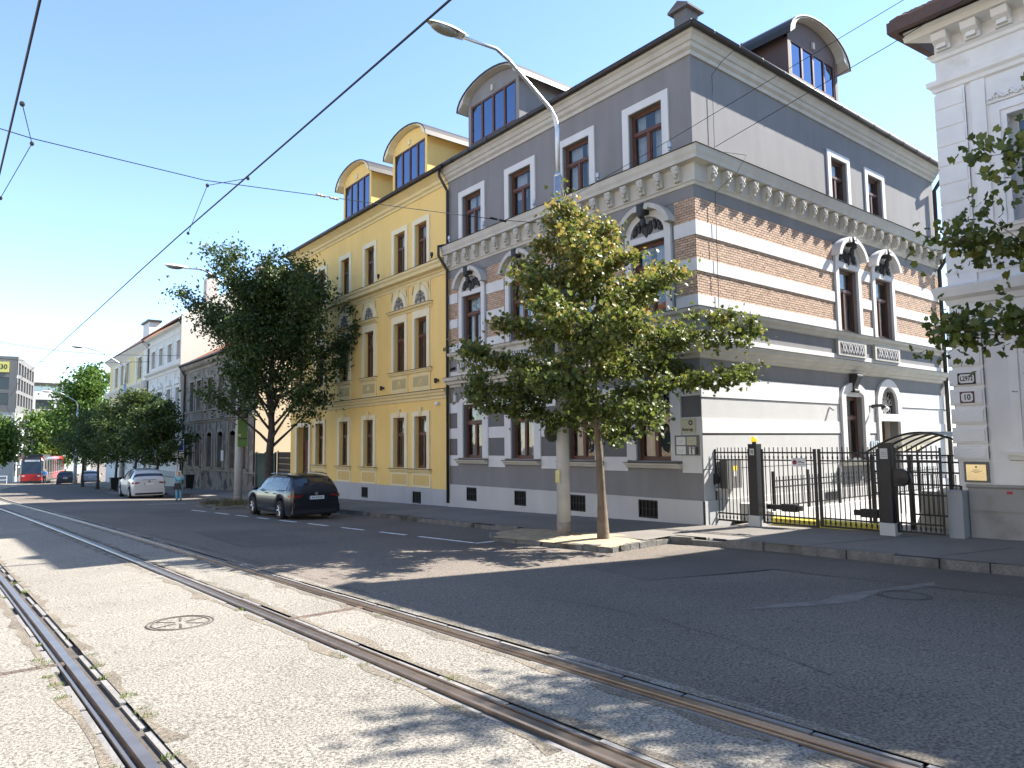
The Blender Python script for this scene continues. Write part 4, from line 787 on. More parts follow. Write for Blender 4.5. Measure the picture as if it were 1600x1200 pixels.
mb = MB(); mb.box(15.05, 15.4, 5.29, 5.55, -2.1, -1.0); mb.cornice(side(5.29), 15.03, 15.42, [(0, -1.0), (-.28, -1.0), (-.28, -.98), (0, -.98)]); tag(build('gate_pillar', mb, mat('pillar_grey', (.30, .31, .33), .9, .06, 2, .1, 50)), 'short grey plastered pillar at the white house corner', 'pillar')
# ------------------------------------------------------------ houses farther down the street
DER = mat('weathered_grey_render', (.19, .172, .148), .95, .3, .9, .6, 14, streak=.3, dirt=(.30, .265, .215), dirt_at=.6)
DERT = mat('weathered_trim', (.26, .235, .2), .95, .25, 1.5, .4, 20, streak=.25)
CREAMW = mat('cream_gable_render', (.56, .47, .34), .95, .08, .6, .3, 20, dirt=(.44, .36, .25), dirt_at=.6)
DH = thing('derelict_house', 'weathered grey two storey house with peeling plaster and boarded windows', 'house', (XF, 51, -2.9)); DY0, DY1 = 43.0, 59.4
Td = front(XF)
DW = [(56.7, 57.9), (54.7, 56.0), (51.8, 53.0), (49.2, 50.5), (46.6, 47.8), (44.3, 45.5)]
op = [(a, b, -1.35, .82) for a, b in DW]+[(a, b, 2.75, 4.95) for a, b in DW]
mb = MB(); wall(mb, Td, DY0, DY1, -3.6, 6.3, op, .3); build('front_wall', mb, DER, DH)
mb = MB(); Tg = side(DY0); mb.plate(lambda u, w, z: (u, DY0+w, z), [(XF, -3.6), (XF+11, -3.6), (XF+11, 6.3), (XF+5.5, 9.8), (XF, 6.3)], 0, .25); build('gable_wall', mb, CREAMW, DH)
for a, b in DW:
    uc = (a+b)/2; window(Td, DH, a, b, -1.35, .82, depth=.25, fm=mat('old_pale_frame', (.25, .23, .2), .8, .2, 5), curtain=0, t=.09, tr=.62); window(Td, DH, a, b, 2.75, 4.95, depth=.2, fm=mat('old_pale_frame', (0,)*3), curtain=.5, t=.1, tr=.62)
    mb = MB(); mb.strip(Td, arch_pts(uc, .62, .82, .25, -1.35), arch_pts(uc, .8, .8, .48, -1.35), 0, .07); build('window_surround', mb, DERT, DH); mb = MB(); mb.plate(Td, arch_pts(uc, .6, .82, .25, 99), -.1, .0); build('tympanum', mb, DER, DH)
    mb = MB(); mb.fbox(Td, uc-.08, uc+.08, 0, .12, 1.15, 1.6); build('keystone', mb, DERT, DH); sill(Td, DH, DERT, a-.2, b+.2, -1.36, .16, cap=DERT)
    surround(Td, DH, DERT, a, b, 2.75, 4.95, .16, .06); mb = MB(); bars(mb, Td, a-.1, b+.1, 2.0, 2.55, 0, .05, .07); build('window_apron', mb, DERT, DH)
    mb = MB(); mb.fbox(Td, uc-.3, uc+.3, .02, .07, -2.75, -2.05); build('cellar_hatch', mb, mat('rusty_hatch', (.10, .05, .035), .9, .3, 6), DH)
    if uc not in (0,): mb = MB(); mb.fbox(Td, b+.32, b+.55, 0, .08, -1.3, 1.75); build('pilaster', mb, DERT, DH)
for pr_, nm in (([(0, 1.78), (.06, 1.8), (.1, 1.9), (.2, 1.95), (.22, 2.02), (0, 2.08)], 'belt_course'), ([(0, 2.6), (.1, 2.62), (.12, 2.72), (0, 2.74)], 'belt_course'), ([(0, -1.62), (.05, -1.6), (.07, -1.52), (0, -1.5)], 'plinth_moulding'), ([(0, 5.7), (.06, 5.75), (.1, 5.9), (.3, 6.0), (.4, 6.15), (.42, 6.25), (0, 6.3)], 'eaves_cornice')):
    mb = MB(); mb.cornice(Td, DY0, DY1, pr_); build(nm, mb, DERT, DH)
mb = MB(); mb.fbox(Td, DY0, DY1, 0, .08, -3.6, -1.62); build('plinth', mb, mat('stained_plinth', (.19, .172, .148), .95, .3, 1.2, .5, 15, dirt=(.06, .05, .045), dirt_at=.52), DH)
mb = MB(); mb.tube([Td(DY0-.2, .5, 6.35), Td(DY1, .5, 6.35)], .09, 8); mb.tube([Td(DY1-.1, .5, 6.3), Td(DY1-.1, .1, 5.6), Td(DY1-.1, .1, -2.9)], .06, 8); build('gutter', mb, GUTTER, DH, smooth=True)
mb = MB(); mb.quad((XF-.5, DY0, 6.36), (XF-.5, DY1, 6.36), (XF+5.5, DY1, 9.9), (XF+5.5, DY0, 9.9)); mb.quad((XF+5.5, DY0, 9.9), (XF+5.5, DY1, 9.9), (XF+11.5, DY1, 6.36), (XF+11.5, DY0, 6.36)); build('roof', mb, RT, DH, recalc=False)
mb = MB(); mb.box(16.9, 17.7, 50, 50.9, 7.5, 12.75); o = build('chimney', mb, mat('whitewashed_brick', (.52, .48, .43), .95, .1, 2, .4, 20), DH); mb = MB(); mb.box(16.8, 17.8, 49.9, 51, 12.75, 12.9); mb.tube([(17.3, 50.4, 12.9), (17.3, 50.4, 14.2)], .02, 5); build('chimney_cap', mb, TRIM, o)
mb = MB(); mb.fbox(Td, 49.0, 49.5, .04, .08, -.9, -.2); tag(build('notice_board', mb, SIGNW), 'small white notice on the weathered grey facade', 'notice')
mb = MB(); mb.quad((XF+.05, DY0, 6.25), (XF+11, DY0, 6.25), (XF+11, DY1, 6.25), (XF+.05, DY1, 6.25)); mb.quad((XF+11, DY0, -3.6), (XF+11, DY1, -3.6), (XF+11, DY1, 6.3), (XF+11, DY0, 6.3)); build('attic_light_block', mb, DER, DH, recalc=False)  # unseen ceiling and back sheet, added as a light block
# garden gap between yellow and derelict houses
GRN = mat('dark_green_gate', (.02, .045, .035), .55, .15, 4); WOODD = mat('dark_brown_boards', (.035, .022, .013), .7, .3, 5, .2, 30)
t_ = thing('garden_gate', 'dark green sheet metal gate between the weathered and yellow houses', 'gate', (XF+.1, 41.5, -2.75)); zg = walkz(XF, 41)
for k in range(9): mb = MB(); mb.box(XF+.08, XF+.12, 39.9+k*.34, 39.9+k*.34+.33, zg+.05, zg+2.2); build('gate_board', mb, GRN, t_)
mb = MB(); [mb.box(XF+.05, XF+.15, y, y+.1, zg, zg+2.35) for y in (39.78, 41.4, 42.95)]; mb.box(XF+.06, XF+.14, 39.8, 43, zg+2.2, zg+2.28); build('gate_frame', mb, GRN, t_)
t_ = thing('garage_gate', 'dark brown wooden board gate beside the yellow house', 'gate', (XF+.2, 38.6, -2.7)); 
for k in range(7): mb = MB(); mb.box(XF+.2, XF+.24, 37.45, 39.75, zg+.05+k*.33, zg+.05+k*.33+.32); build('gate_board', mb, WOODD, t_)
mb = MB(); mb.box(XF+.17, XF+.2, 37.45, 37.57, zg, zg+2.42); mb.box(XF+.17, XF+.2, 39.63, 39.75, zg, zg+2.42); build('gate_frame', mb, WOODD, t_)
g = MB(); sheet(g, [XF, XF+14], [37.4, 43.2], lambda x, y: walkz(14.4, y)-.01); struct('garden_ground', g, EARTH)
# pale house with red roof and tall gable
PW = mat('pale_stucco', (.64, .62, .57), .9, .06, .8, .2, 30, streak=.05); PT = mat('pale_trim', (.70, .68, .64), .9, .05, 1); GAB = mat('cream_fire_wall', (.56, .52, .44), .95, .04, .3, .15, 20)
PH = thing('pale_house', 'pale ornate three storey house with red tile roof and blank gable', 'house', (XF, 66, -3.2)); PY0, PY1 = 59.5, 73.0; Tp = front(XF)
PWN = [(60.95, 62.3), (63.95, 65.35), (67.1, 68.5), (70.05, 71.45)]
op = [(a, b, -1.4, .9) for a, b in PWN]+[(a, b, 3.0, 4.9) for a, b in PWN]+[(a, b, 7.25, 8.75) for a, b in PWN]
mb = MB(); wall(mb, Tp, PY0, PY1, -4, 9.9, op, .25); build('front_wall', mb, PW, PH)
mb = MB(); mb.plate(lambda u, w, z: (u, PY0+w, z), [(XF-.4, 5.5), (XF, -4), (XF+15.4, -4), (XF+15.4, 10.6), (XF+7.7, 15.8), (XF-.4, 10.55)], -.06, .3); build('gable_wall', mb, GAB, PH)
mb = MB(); mb.plate(lambda u, w, z: (u, PY1-w, z), [(XF, -4), (XF+15.4, -4), (XF+15.4, 10.2), (XF+7.7, 15.2), (XF, 10.2)], 0, .3); build('gable_wall', mb, GAB, PH)
for a, b in PWN:
    uc = (a+b)/2
    for z0, z1 in ((-1.4, .9), (3.0, 4.9), (7.25, 8.75)): window(Tp, PH, a+.12, b-.12, z0, z1, depth=.15, fm=mat('pale_frame', (.4, .4, .38), .7, .05), curtain=0, t=.08); surround(Tp, PH, PT, a+.0, b-.0, z0, z1, .2, .07)
    mb = MB(); mb.plate(Tp, [(uc-.8, 5.2), (uc+.8, 5.2), (uc+.5, 5.55), (uc, 5.75), (uc-.5, 5.55)], .0, .16); build('pediment', mb, PT, PH); sill(Tp, PH, PT, a-.2, b+.2, 2.95, .14, cap=PT)
    mb = MB(); mb.fbox(Tp, b+.4, b+.7, 0, .07, 2.6, 6.2); build('pilaster', mb, PT, PH)
for pr_ in ([(0, 1.9), (.1, 1.95), (.2, 2.1), (.22, 2.2), (0, 2.3)], [(0, 6.25), (.1, 6.35), (.15, 6.5), (.4, 6.65), (.44, 6.8), (0, 6.95)], [(0, 9.3), (.08, 9.4), (.1, 9.5), (0, 9.55)], [(0, 9.75), (.1, 9.85), (.4, 9.95), (.45, 10.05), (0, 10.15)]):
    mb = MB(); mb.cornice(Tp, PY0, PY1, pr_); build('cornice', mb, PT, PH)
mb = MB(); mb.fbox(Tp, PY0, PY1, 0, .06, -4, -1.8); build('plinth', mb, PT, PH)
mb = MB(); mb.tube([Tp(PY0-.05, .62, 10.15), Tp(PY1, .62, 10.15)], .09, 8); mb.tube([Tp(PY0+.15, .6, 10.1), Tp(PY0+.15, .15, 9.5), Tp(PY0+.15, .15, -3.2)], .07, 8); build('gutter', mb, GUTTER, PH, smooth=True)
mb = MB(); mb.quad((XF-.7, PY0, 10.1), (XF-.7, PY1, 10.1), (XF+7.7, PY1, 15.5), (XF+7.7, PY0, 15.5)); mb.quad((XF+7.7, PY0, 15.5), (XF+7.7, PY1, 15.5), (XF+15.8, PY1, 10.1), (XF+15.8, PY0, 10.1)); build('roof', mb, RT, PH, recalc=False)
tiled_roof(PH, XF-.72, PY0-.05, PY1, 10.12, 8.3, .643, RT, .42, .42)
mb = MB(); mb.box(17.6, 18.6, 66, 67, 12, 15.2); o = build('chimney', mb, mat('whitewashed_brick', (0,)*3), PH); mb = MB(); mb.lathe((18.1, 66.5, 15.2), [(.3, 0), (.3, .25), (.5, .3), (.5, .42), (.1, .6)], 8); build('chimney_cap', mb, GUTTER, o)
mb = MB(); mb.quad((XF+.05, PY0, 9.85), (XF+15.4, PY0, 9.85), (XF+15.4, PY1, 9.85), (XF+.05, PY1, 9.85)); mb.quad((XF+15.4, PY0, -4), (XF+15.4, PY1, -4), (XF+15.4, PY1, 10.6), (XF+15.4, PY0, 10.6)); build('attic_light_block', mb, GAB, PH, recalc=False)  # hidden slab and rear sheet added to shut the sun out
# cream house beyond it
CY = mat('cream_yellow_stucco', (.70, .57, .28), .9, .06, .8, .1, 20); CH = thing('cream_house', 'cream yellow house with white pilasters and red hipped roof', 'house', (XF, 83, -3.6)); HY0, HY1 = 73.1, 93.0; Tc = front(XF-.05)
HW = [(75.4, 77.4), (81.6, 83.1), (84.4, 86.0), (87.6, 89.3)]
op = [(a, b, 6.75, 8.85) for a, b in HW]+[(a, b, 2.5, 4.6) for a, b in HW]+[(a, b, -2.2, .3) for a, b in HW]
mb = MB(); wall(mb, Tc, HY0, HY1, -5, 9.8, op, .25); build('front_wall', mb, CY, CH); mb = MB(); mb.quad((XF, HY0, -5), (XF+14, HY0, -5), (XF+14, HY0, 9.8), (XF, HY0, 9.8)); mb.quad((XF, HY1, -5), (XF+14, HY1, -5), (XF+14, HY1, 9.8), (XF, HY1, 9.8)); build('side_wall', mb, CY, CH, recalc=False)
for a, b in HW:
    for z0, z1 in ((6.75, 8.85), (2.5, 4.6), (-2.2, .3)): window(Tc, CH, a+.1, b-.1, z0, z1, depth=.15, fm=mat('pale_frame', (0,)*3), curtain=0); surround(Tc, CH, PT, a, b, z0, z1, .25, .07)
    mb = MB(); mb.fbox(Tc, b+.5, b+1.0, 0, .08, 6.4, 9.3); build('pilaster', mb, PT, CH)
mb = MB(); mb.fbox(Tc, 73.15, 74.7, 0, .08, 6.4, 9.3); build('pilaster', mb, PT, CH); mb = MB(); mb.fbox(Tc, HY0, HY1, 0, .07, -5, 1.3); build('rusticated_base', mb, PT, CH)
for pr_ in ([(0, 5.6), (.2, 5.8), (.5, 6.1), (.55, 6.25), (0, 6.45)], [(0, 1.4), (.2, 1.5), (.25, 1.7), (0, 1.8)], [(0, 9.3), (.1, 9.4), (.5, 9.75), (.6, 9.85), (0, 9.95)]): mb = MB(); mb.cornice(Tc, HY0, HY1, pr_); build('cornice', mb, PT, CH)
mb = MB(); A, B = (XF-.7, HY0, 9.9), (XF-.7, HY1, 9.9); C_, D_ = (XF+5, HY1-5, 14.5), (XF+5, HY0+2.5, 14.5); mb.quad(A, B, C_, D_); mb.quad(A, D_, (XF+14, HY0, 10)); mb.quad(B, C_, (XF+14, HY1, 10)); mb.quad(D_, C_, (XF+14, HY1, 10), (XF+14, HY0, 10)); build('roof', mb, RT, CH, recalc=False)
mb = MB(); mb.box(16.2, 17.2, 82.0, 85.0, 11, 13.4); o = build('roof_dormer', mb, PT, CH); mb = MB(); mb.box(16.0, 17.4, 81.8, 85.2, 13.4, 13.6); build('dormer_roof', mb, GUTTER, o)
mb = MB(); mb.quad((XF+.05, HY0, 9.75), (XF+14, HY0, 9.75), (XF+14, HY1, 9.75), (XF+.05, HY1, 9.75)); mb.quad((XF+14, HY0, -5), (XF+14, HY1, -5), (XF+14, HY1, 10), (XF+14, HY0, 10)); build('attic_light_block', mb, CY, CH, recalc=False)  # hidden light-blocking ceiling and rear sheet, added behind the cream facade
# distant modern blocks where the street bends
OFD = mat('dark_grey_cladding', (.15, .145, .14), .8, .1, .5); OFW = mat('white_cladding', (.52, .51, .49), .85, .04, .4); DGL = mat('dark_office_glass', (.03, .04, .05), .12, .2, .3, spec=.6)
a_ = math.radians(11.5); e1 = Vector((math.cos(a_), -math.sin(a_), 0)); e2 = Vector((math.sin(a_), math.cos(a_), 0)); O_ = Vector((7.25, 121, 0))
OB = thing('office_block', 'dark grey and white office block with yellow number 30 sign', 'building', (1, 121, -5))
To = lambda u, w, z: tuple(O_ + e1*u - e2*w + Vector((0, 0, z)))          # front, u to the right, corner at u=0
Tos = lambda u, w, z: tuple(O_ + e2*u + e1*w + Vector((0, 0, z)))         # right flank
mb = MB(); wall(mb, To, -16, 0, -5.5, 5.2, [], .3); wall(mb, Tos, 0, 16, -5.5, 5.2, [(1+k*2.4, 2.2+k*2.4, -3.9+j*2.2, -2.2+j*2.2) for k in range(6) for j in range(4)], .25); build('lower_wall', mb, OFW, OB)
op = [(-15, -9.5, z, z+1.6) for z in (6.2, 8.4, 10.6)]+[(-9, -.9, z, z+1.7) for z in (6.2, 8.4, 10.6)]; ops2 = [(.8+k*2.5, 2.6+k*2.5, z, z+1.7) for k in range(6) for z in (6.2, 8.4, 10.6)]
mb = MB(); wall(mb, To, -16, 0, 5.2, 13.1, op, .35, .05); wall(mb, Tos, 0, 16, 5.2, 13.1, ops2, .35, .05); mb.quad(To(-16, .05, 13.1), To(0, .05, 13.1), Tos(16, .05, 13.1), tuple(Vector(To(-16, 0, 13.1))+e2*16)); build('upper_wall', mb, OFD, OB)
for a, b, c, d in op:
    n = max(2, int((b-a)/1.6))
    for k in range(n): mb = MB(); mb.fbox(To, a+(b-a)*k/n+.04, a+(b-a)*(k+1)/n-.04, -.3, -.25, c, d); build('window', mb, DGL, OB)
for a, b, c, d in ops2+[(1+k*2.4, 2.2+k*2.4, -3.9+j*2.2, -2.2+j*2.2) for k in range(6) for j in range(4)]: mb = MB(); mb.fbox(Tos, a+.05, b-.05, -.28, -.24, c, d); build('window', mb, DGL, OB)
for k in range(2):
    for j in range(4): mb = MB(); mb.fbox(Tos, 3.5+k*7, 6.+k*7, 0, 1.1, -3.6+j*2.2, -2.6+j*2.2); build('balcony', mb, OFD, OB)
p = thing('number_sign', 'yellow square sign with number 30 on the office block', 'sign', To(-1.9, .1, 10.9)); mb = MB(); mb.fbox(To, -2.2, -.95, .1, .2, 10.8, 12.3); build('panel', mb, mat('pale_yellow_sign', (.62, .56, .16), .5, .02), p); lettering('30', .95, To, p, INK, -1.57, .21, 11.55, 1, .01, .9)
AB = thing('apartment_block', 'distant white apartment block with roof terrace behind the trees', 'building', (16, 165, -6)); Ta = lambda u, w, z: (u, 160-w, z)
op = [(11.4+k*1.0, 12.2+k*1.0, 8.2, 10.2) for k in range(0)]+[(12.6, 15.6, 7.6, 9.4), (16, 16.8, 7.6, 9.4), (13.5, 15.4, 4.9, 6.6), (16, 16.8, 4.9, 6.6), (9.5, 11.3, 7.6, 9.4), (18, 20, 7.6, 9.4), (18, 20, 4.9, 6.6), (13, 15.4, 2, 3.6)]
mb = MB(); wall(mb, Ta, 8, 22, -6, 11.0, op, .4); mb.quad((8, 160, 11), (22, 160, 11), (22, 175, 11), (8, 175, 11)); build('front_wall', mb, OFW, AB, recalc=False)
for a, b, c, d in op: mb = MB(); mb.fbox(Ta, a, b, -.4, -.35, c, d); build('window', mb, DGL, AB)
mb = MB(); mb.box(10.5, 17, 162, 172, 11, 12.7); o = build('penthouse', mb, OFD, AB); mb = MB(); mb.box(9.5, 18.5, 161, 173, 12.7, 13.0); build('penthouse_roof', mb, OFW, o); mb = MB(); mb.fbox(Ta, 8, 22, -.02, .02, 11, 11.9); build('terrace_rail', mb, mat('rail_glass', (.25, .32, .33), .2, 0), AB)
LB = thing('low_block', 'low cream building with flat roof beside the office block', 'building', (12, 140, -5)); mb = MB(); wall(mb, lambda u, w, z: (u, 140-w, z), 9.2, 13.2, -5, 6.6, [(10, 10.8, 4.4, 5.6), (11.4, 12.2, 4.4, 5.6)], .3); mb.box(9.3, 13.1, 140.3, 150, -5, 6.5); build('wall', mb, mat('low_cream', (.5, .45, .36), .9, .05), LB)
for u in (10, 11.4): mb = MB(); mb.box(u, u+.8, 140.2, 140.28, 4.4, 5.6); build('window', mb, DGL, LB)
# houses across the street (behind the viewer's left shoulder; they close the street and show in the windows)
for i, (y0, y1, hgt, col) in enumerate(((-14, 6, 9.5, (.50, .45, .36)), (6.3, 27, 11.5, (.52, .50, .47)), (27.3, 46, 8.5, (.46, .36, .26)))):
    xo = -12.5; To2 = lambda u, w, z: (xo+w, u, z); lab = ('beige house across the street, opposite the white house', 'pale house across the street, opposite the grey house', 'ochre house across the street, opposite the yellow house')[i]
    th = thing('opposite_house', lab, 'house', (xo, (y0+y1)/2, -2.3), 'houses across the street'); m = mat('opposite_render_%d' % i, col, .9, .06, .8)
    ws = [(y0+1.2+k*2.6, y0+2.4+k*2.6) for k in range(int((y1-y0-1.5)/2.6))]; op = [(a, b, z, z+1.9) for a, b in ws for z in (-.6, 3.2, 6.6) if z+2.2 < hgt]
    mb = MB(); wall(mb, To2, y0, y1, -3.5, hgt, op, .25); mb.quad((xo, y0, -3.5), (xo-10, y0, -3.5), (xo-10, y0, hgt), (xo, y0, hgt)); mb.quad((xo, y1, -3.5), (xo-10, y1, -3.5), (xo-10, y1, hgt), (xo, y1, hgt)); build('front_wall', mb, m, th)
    for a, b, c, d in op: mb = MB(); mb.fbox(To2, a, b, -.25, -.2, c, d); build('window', mb, DGL, th)
    mb = MB(); mb.cornice(To2, y0, y1, [(0, hgt-.3), (.5, hgt), (.5, hgt+.15), (0, hgt+.2)]); build('eaves_cornice', mb, TRIM, th)
    mb = MB(); mb.quad((xo+.5, y0, hgt+.16), (xo+.5, y1, hgt+.16), (xo-5, y1, hgt+3.4), (xo-5, y0, hgt+3.4)); build('roof', mb, RT, th, recalc=False)
# ------------------------------------------------------------ gate, yard and canopy between the houses
XG = 14.9; Tg_ = front(XG); GZ = lambda u: walkz(XG, u)
g = MB(); sheet(g, [15.45, 18, 24, 29.4], [5.4, 7, 8.5, 9.6], lambda x, y: walkz(15.4, y)-.02-.055*max(0, x-16.5)); struct('yard_ramp', g, mat('concrete_ramp', (.33, .32, .30), .9, .08, .8, .2, 50))
g = MB(); sheet(g, [15.45, 29.4], [9.6, 10.7], lambda x, y: walkz(15.4, y)-.01); struct('yard_path', g, mat('concrete_ramp', (0,)*3))
def picket_leaf(name, label, u0, u1, n, z0, zt, group=None, stile0=.03, stile1=.03, T=Tg_, extra=None):
    """steel picket leaf in plane T: u grows away from the white house"""
    th = thing(name, label, 'gate' if 'gate' in name else 'fence', T((u0+u1)/2, 0, z0), group); Z = lambda u: z0
    for a, b in ((u0, u0+stile0), (u1-stile1, u1)): mb = MB(); mb.fbox(T, a, b, -.02, .02, z0+.03, zt-.04); build('stile', mb, BLACK, th)
    for zz, t in ((zt-.14, .035), (zt-.31, .03), (z0+.2, .035), (z0+.03, .04)): mb = MB(); mb.fbox(T, u0+stile0, u1-stile1, -.015, .015, zz, zz+t); build('rail', mb, BLACK, th)
    me = None
    for k in range(n):
        u = u0+stile0+(u1-stile1-u0-stile0)*(k+.5)/n
        if me is None:
            mb = MB(); mb.fbox(T, u-.008, u+.008, -.008, .008, z0+.05, zt); mb.fbox(T, u-.014, u+.014, -.014, .014, zt-.26, zt-.2); mb.fbox(T, u-.014, u+.014, -.014, .014, z0+.1, z0+.16); me = build('picket', mb, BLACK, th); ub = u
        else: o = me.copy(); COL.objects.link(o); d = Vector(T(u, 0, 0))-Vector(T(ub, 0, 0)); o.location = d
    return th
zt = -.14
picket_leaf('picket_fence', 'black picket panel between the grey house and the first gate post', 9.72, 10.68, 9, GZ(10.2)+.03, zt)
L1 = picket_leaf('yard_gate', 'left leaf of the black picket driveway gate with small sign', 8.06, 9.4, 11, GZ(8.7)+.03, zt, 'driveway gate leaves', .06, .045)
picket_leaf('yard_gate', 'right leaf of the black picket driveway gate, by the second post', 6.72, 8.02, 11, GZ(7.4)+.03, zt, 'driveway gate leaves', .045, .06)
picket_leaf('pedestrian_gate', 'narrow black picket gate next to the white house', 5.56, 6.42, 9, GZ(6)+.03, zt+.02)
for u0, u1, lab, hz in ((9.42, 9.72, 'thick black gate post with yellow warning lamp on top', -.12), (6.42, 6.72, 'thick black gate post with white intercom plate', -.12)):
    th = thing('gate_post', lab, 'post', (XG, (u0+u1)/2, GZ(u0)), 'black gate posts'); mb = MB(); mb.box(XG-.1, XG+.12, u0+.04, u1-.04, GZ(u0)+.24, hz+.06); build('post_body', mb, BLACK, th)
    mb = MB(); mb.box(XG-.13, XG+.15, u0, u1, GZ(u0)-.15, GZ(u0)+.24); build('concrete_foot', mb, LGREY, th)
    if u0 > 9:
        mb = MB(); mb.lathe((XG, (u0+u1)/2, hz+.06), [(.05, 0), (.05, .04), (.035, .05)], 12); o = build('lamp_base', mb, BLACK, th); mb = MB(); mb.lathe((XG, (u0+u1)/2, hz+.11), [(.065, 0), (.075, .03), (.07, .09), (.04, .125)], 12); build('lamp_dome', mb, mat('amber_plastic', (.75, .5, .01), .35, 0, emit=(1, .62, .02), estr=.25), o)
        mb = MB(); mb.box(XG-.105, XG-.1, u0+.1, u0+.21, -.32, -.17); o = build('warning_plate', mb, SIGNW, th); [boxpart('pictogram', Tg_, o, INK, u0+.12+k*.025, u0+.135+k*.025, .106, .108, -.3+.02*(k % 2), -.2) for k in range(3)]
    else: mb = MB(); mb.box(XG-.105, XG-.1, u0+.08, u0+.23, -.38, -.17); o = build('intercom_plate', mb, mat('grey_plate', (.5, .5, .48), .5, 0), th); [boxpart('print_line', Tg_, o, mat('faint_print', (0,)*3), u0+.1, u0+.2, .106, .108, -.34+k*.04, -.325+k*.04) for k in range(3)]
for u, z, lab in ((10.72, -.93, 'black round gate opener on the grey house corner'), (6.28, -.75, 'black round lock case on the narrow gate')):
    mb = MB(); c = (XG-.02, u, z); mb.lathe(c, [(.02, -.07), (.15, -.06), (.17, .0), (.15, .06), (.02, .07)], 16, 'x'); mb.box(XG-.05, XG+.05, u-.02, u+.16, z-.17, z+.17); tag(build('gate_lock', mb, BLACK), lab, 'lock')
mb = MB(); mb.fbox(Tg_, 8.3, 8.62, .02, .03, -.57, -.38); p = thing('company_sign', 'small white sign with dark red disc on the driveway gate', 'sign', Tg_(8.46, .02, -.57)); build('plate', mb, SIGNW, p); mb = MB(); mb.lathe(Tg_(8.55, .03, -.475), [(.05, -.004), (.05, .004)], 20, 'x'); build('red_disc', mb, mat('wine_red', (.22, .02, .05), .5, 0), p)
mb = MB(); mb.tube([Tg_(8.47, .034, -.47), Tg_(8.45, .034, -.455), Tg_(8.43, .034, -.475), Tg_(8.41, .034, -.45), Tg_(8.39, .034, -.47), Tg_(8.33, .034, -.485)], .008, 5); build('black_script', mb, INK, p); boxpart('print_line', Tg_, p, mat('faint_print', (0,)*3), 8.33, 8.47, .03, .032, -.53, -.522)
# grey electricity box on the side wall
p = thing('electricity_box', 'grey electricity cabinet with yellow sticker on the side wall', 'cabinet', (15.35, 10.6, -1.15)); mb = MB(); mb.fbox(Ts, 15.05, 15.66, .04, .26, -1.15, -.43); build('cabinet', mb, mat('cabinet_grey', (.13, .13, .125), .6, .05), p); boxpart('yellow_sticker', Ts, p, mat('yellow_sticker', (.7, .55, .02), .6, 0), 15.3, 15.46, .26, .264, -.72, -.6); boxpart('white_sticker', Ts, p, SIGNW, 15.32, 15.43, .26, .264, -.86, -.73)
for k in range(3): boxpart('meter_window', Ts, p, STEEL, 14.82, 14.98, .02, .1, -1.2+k*.1, -1.12+k*.1)
# yellow hump, gate drives
g = MB(); g.cornice(Tg_, 6.75, 9.4, [(-.75, GZ(8)-.05), (-.35, GZ(8)-.05), (-.38, GZ(8)+.13), (-.5, GZ(8)+.18), (-.66, GZ(8)+.13)]); tag(build('yellow_barrier', g, mat('yellow_paint', (.66, .56, .08), .7, .12, 3)), 'low yellow painted threshold across the drive behind the gate', 'kerb')
for y0, y1, lab in ((8.55, 9.4, 'black gate drive arm behind the left leaf'), (6.75, 7.35, 'black gate drive arm behind the right leaf')): mb = MB(); mb.box(XG+.12, XG+.24, y0, y1, GZ(8)+.36, GZ(8)+.47); mb.box(XG+.1, XG+.26, y0+.1, y0+.45, GZ(8)+.33, GZ(8)+.5); tag(build('gate_drive', mb, BLACK), lab, 'motor')
# light well wall and fence along the grey house
zw = -1.68; mb = MB(); mb.box(15.5, 29, 9.5, 9.7, -3.2, zw); tag(build('retaining_wall', mb, WHITE), 'low white wall along the ramp inside the yard', 'wall'); Tn = side(9.6)
IF = thing('inner_fence', 'black picket fence on the low white wall in the yard', 'fence', (18, 9.6, zw)); 
for x in (15.7, 17.3, 18.9, 20.6, 22.3, 24, 25.6): mb = MB(); mb.box(x-.03, x+.03, 9.57, 9.63, zw, zw+.95); build('post', mb, BLACK, IF)
for z in (zw+.1, zw+.55, zw+.7): mb = MB(); mb.box(15.7, 25.6, 9.588, 9.612, z, z+.03); build('rail', mb, BLACK, IF)
me = None
for k in range(70):
    x = 15.85+k*.14
    if me is None: mb = MB(); mb.box(x-.008, x+.008, 9.592, 9.608, zw+.1, zw+.82); me = build('picket', mb, BLACK, IF); xb = x
    else: o = me.copy(); COL.objects.link(o); o.location = (x-xb, 0, 0)
mb = MB(); mb.box(15.45, 16.3, 10.0, 10.4, GZ(10), GZ(10)+.45); mb.box(16.3, 17, 10, 10.4, GZ(10), GZ(10)+.2); tag(build('yard_steps', mb, WHITE), 'white plastered steps beside the grey side wall', 'steps')
# ramp side wall and stair fence on the right
mb = MB(); mb.plate(lambda u, w, z: (u, 6.9-w, z), [(17.2, -3), (27, -3), (27, -1.15), (19.0, -1.15), (18.2, -1.25), (17.6, -1.5), (17.2, -1.9)], -.1, .1); tag(build('ramp_wall', mb, TRIM), 'pale curved end wall of the ramp behind the right gate leaf', 'wall')
SF = thing('stair_fence', 'black stair railing behind the narrow gate under the canopy', 'fence', (16.3, 6.2, -1.9)); Tq = front(16.4)
for u in (7.55, 6.75, 5.95, 5.6): mb = MB(); mb.fbox(Tq, u-.035, u+.035, -.03, .03, -1.95, -.32); build('post', mb, BLACK, SF)
for z in (-1.62, -1.2, -.98, -.72, -.5, -.36): mb = MB(); mb.fbox(Tq, 5.6, 7.5 if z > -1.3 else 6.7, -.015, .015, z, z+.035); build('rail', mb, BLACK, SF)
me = None
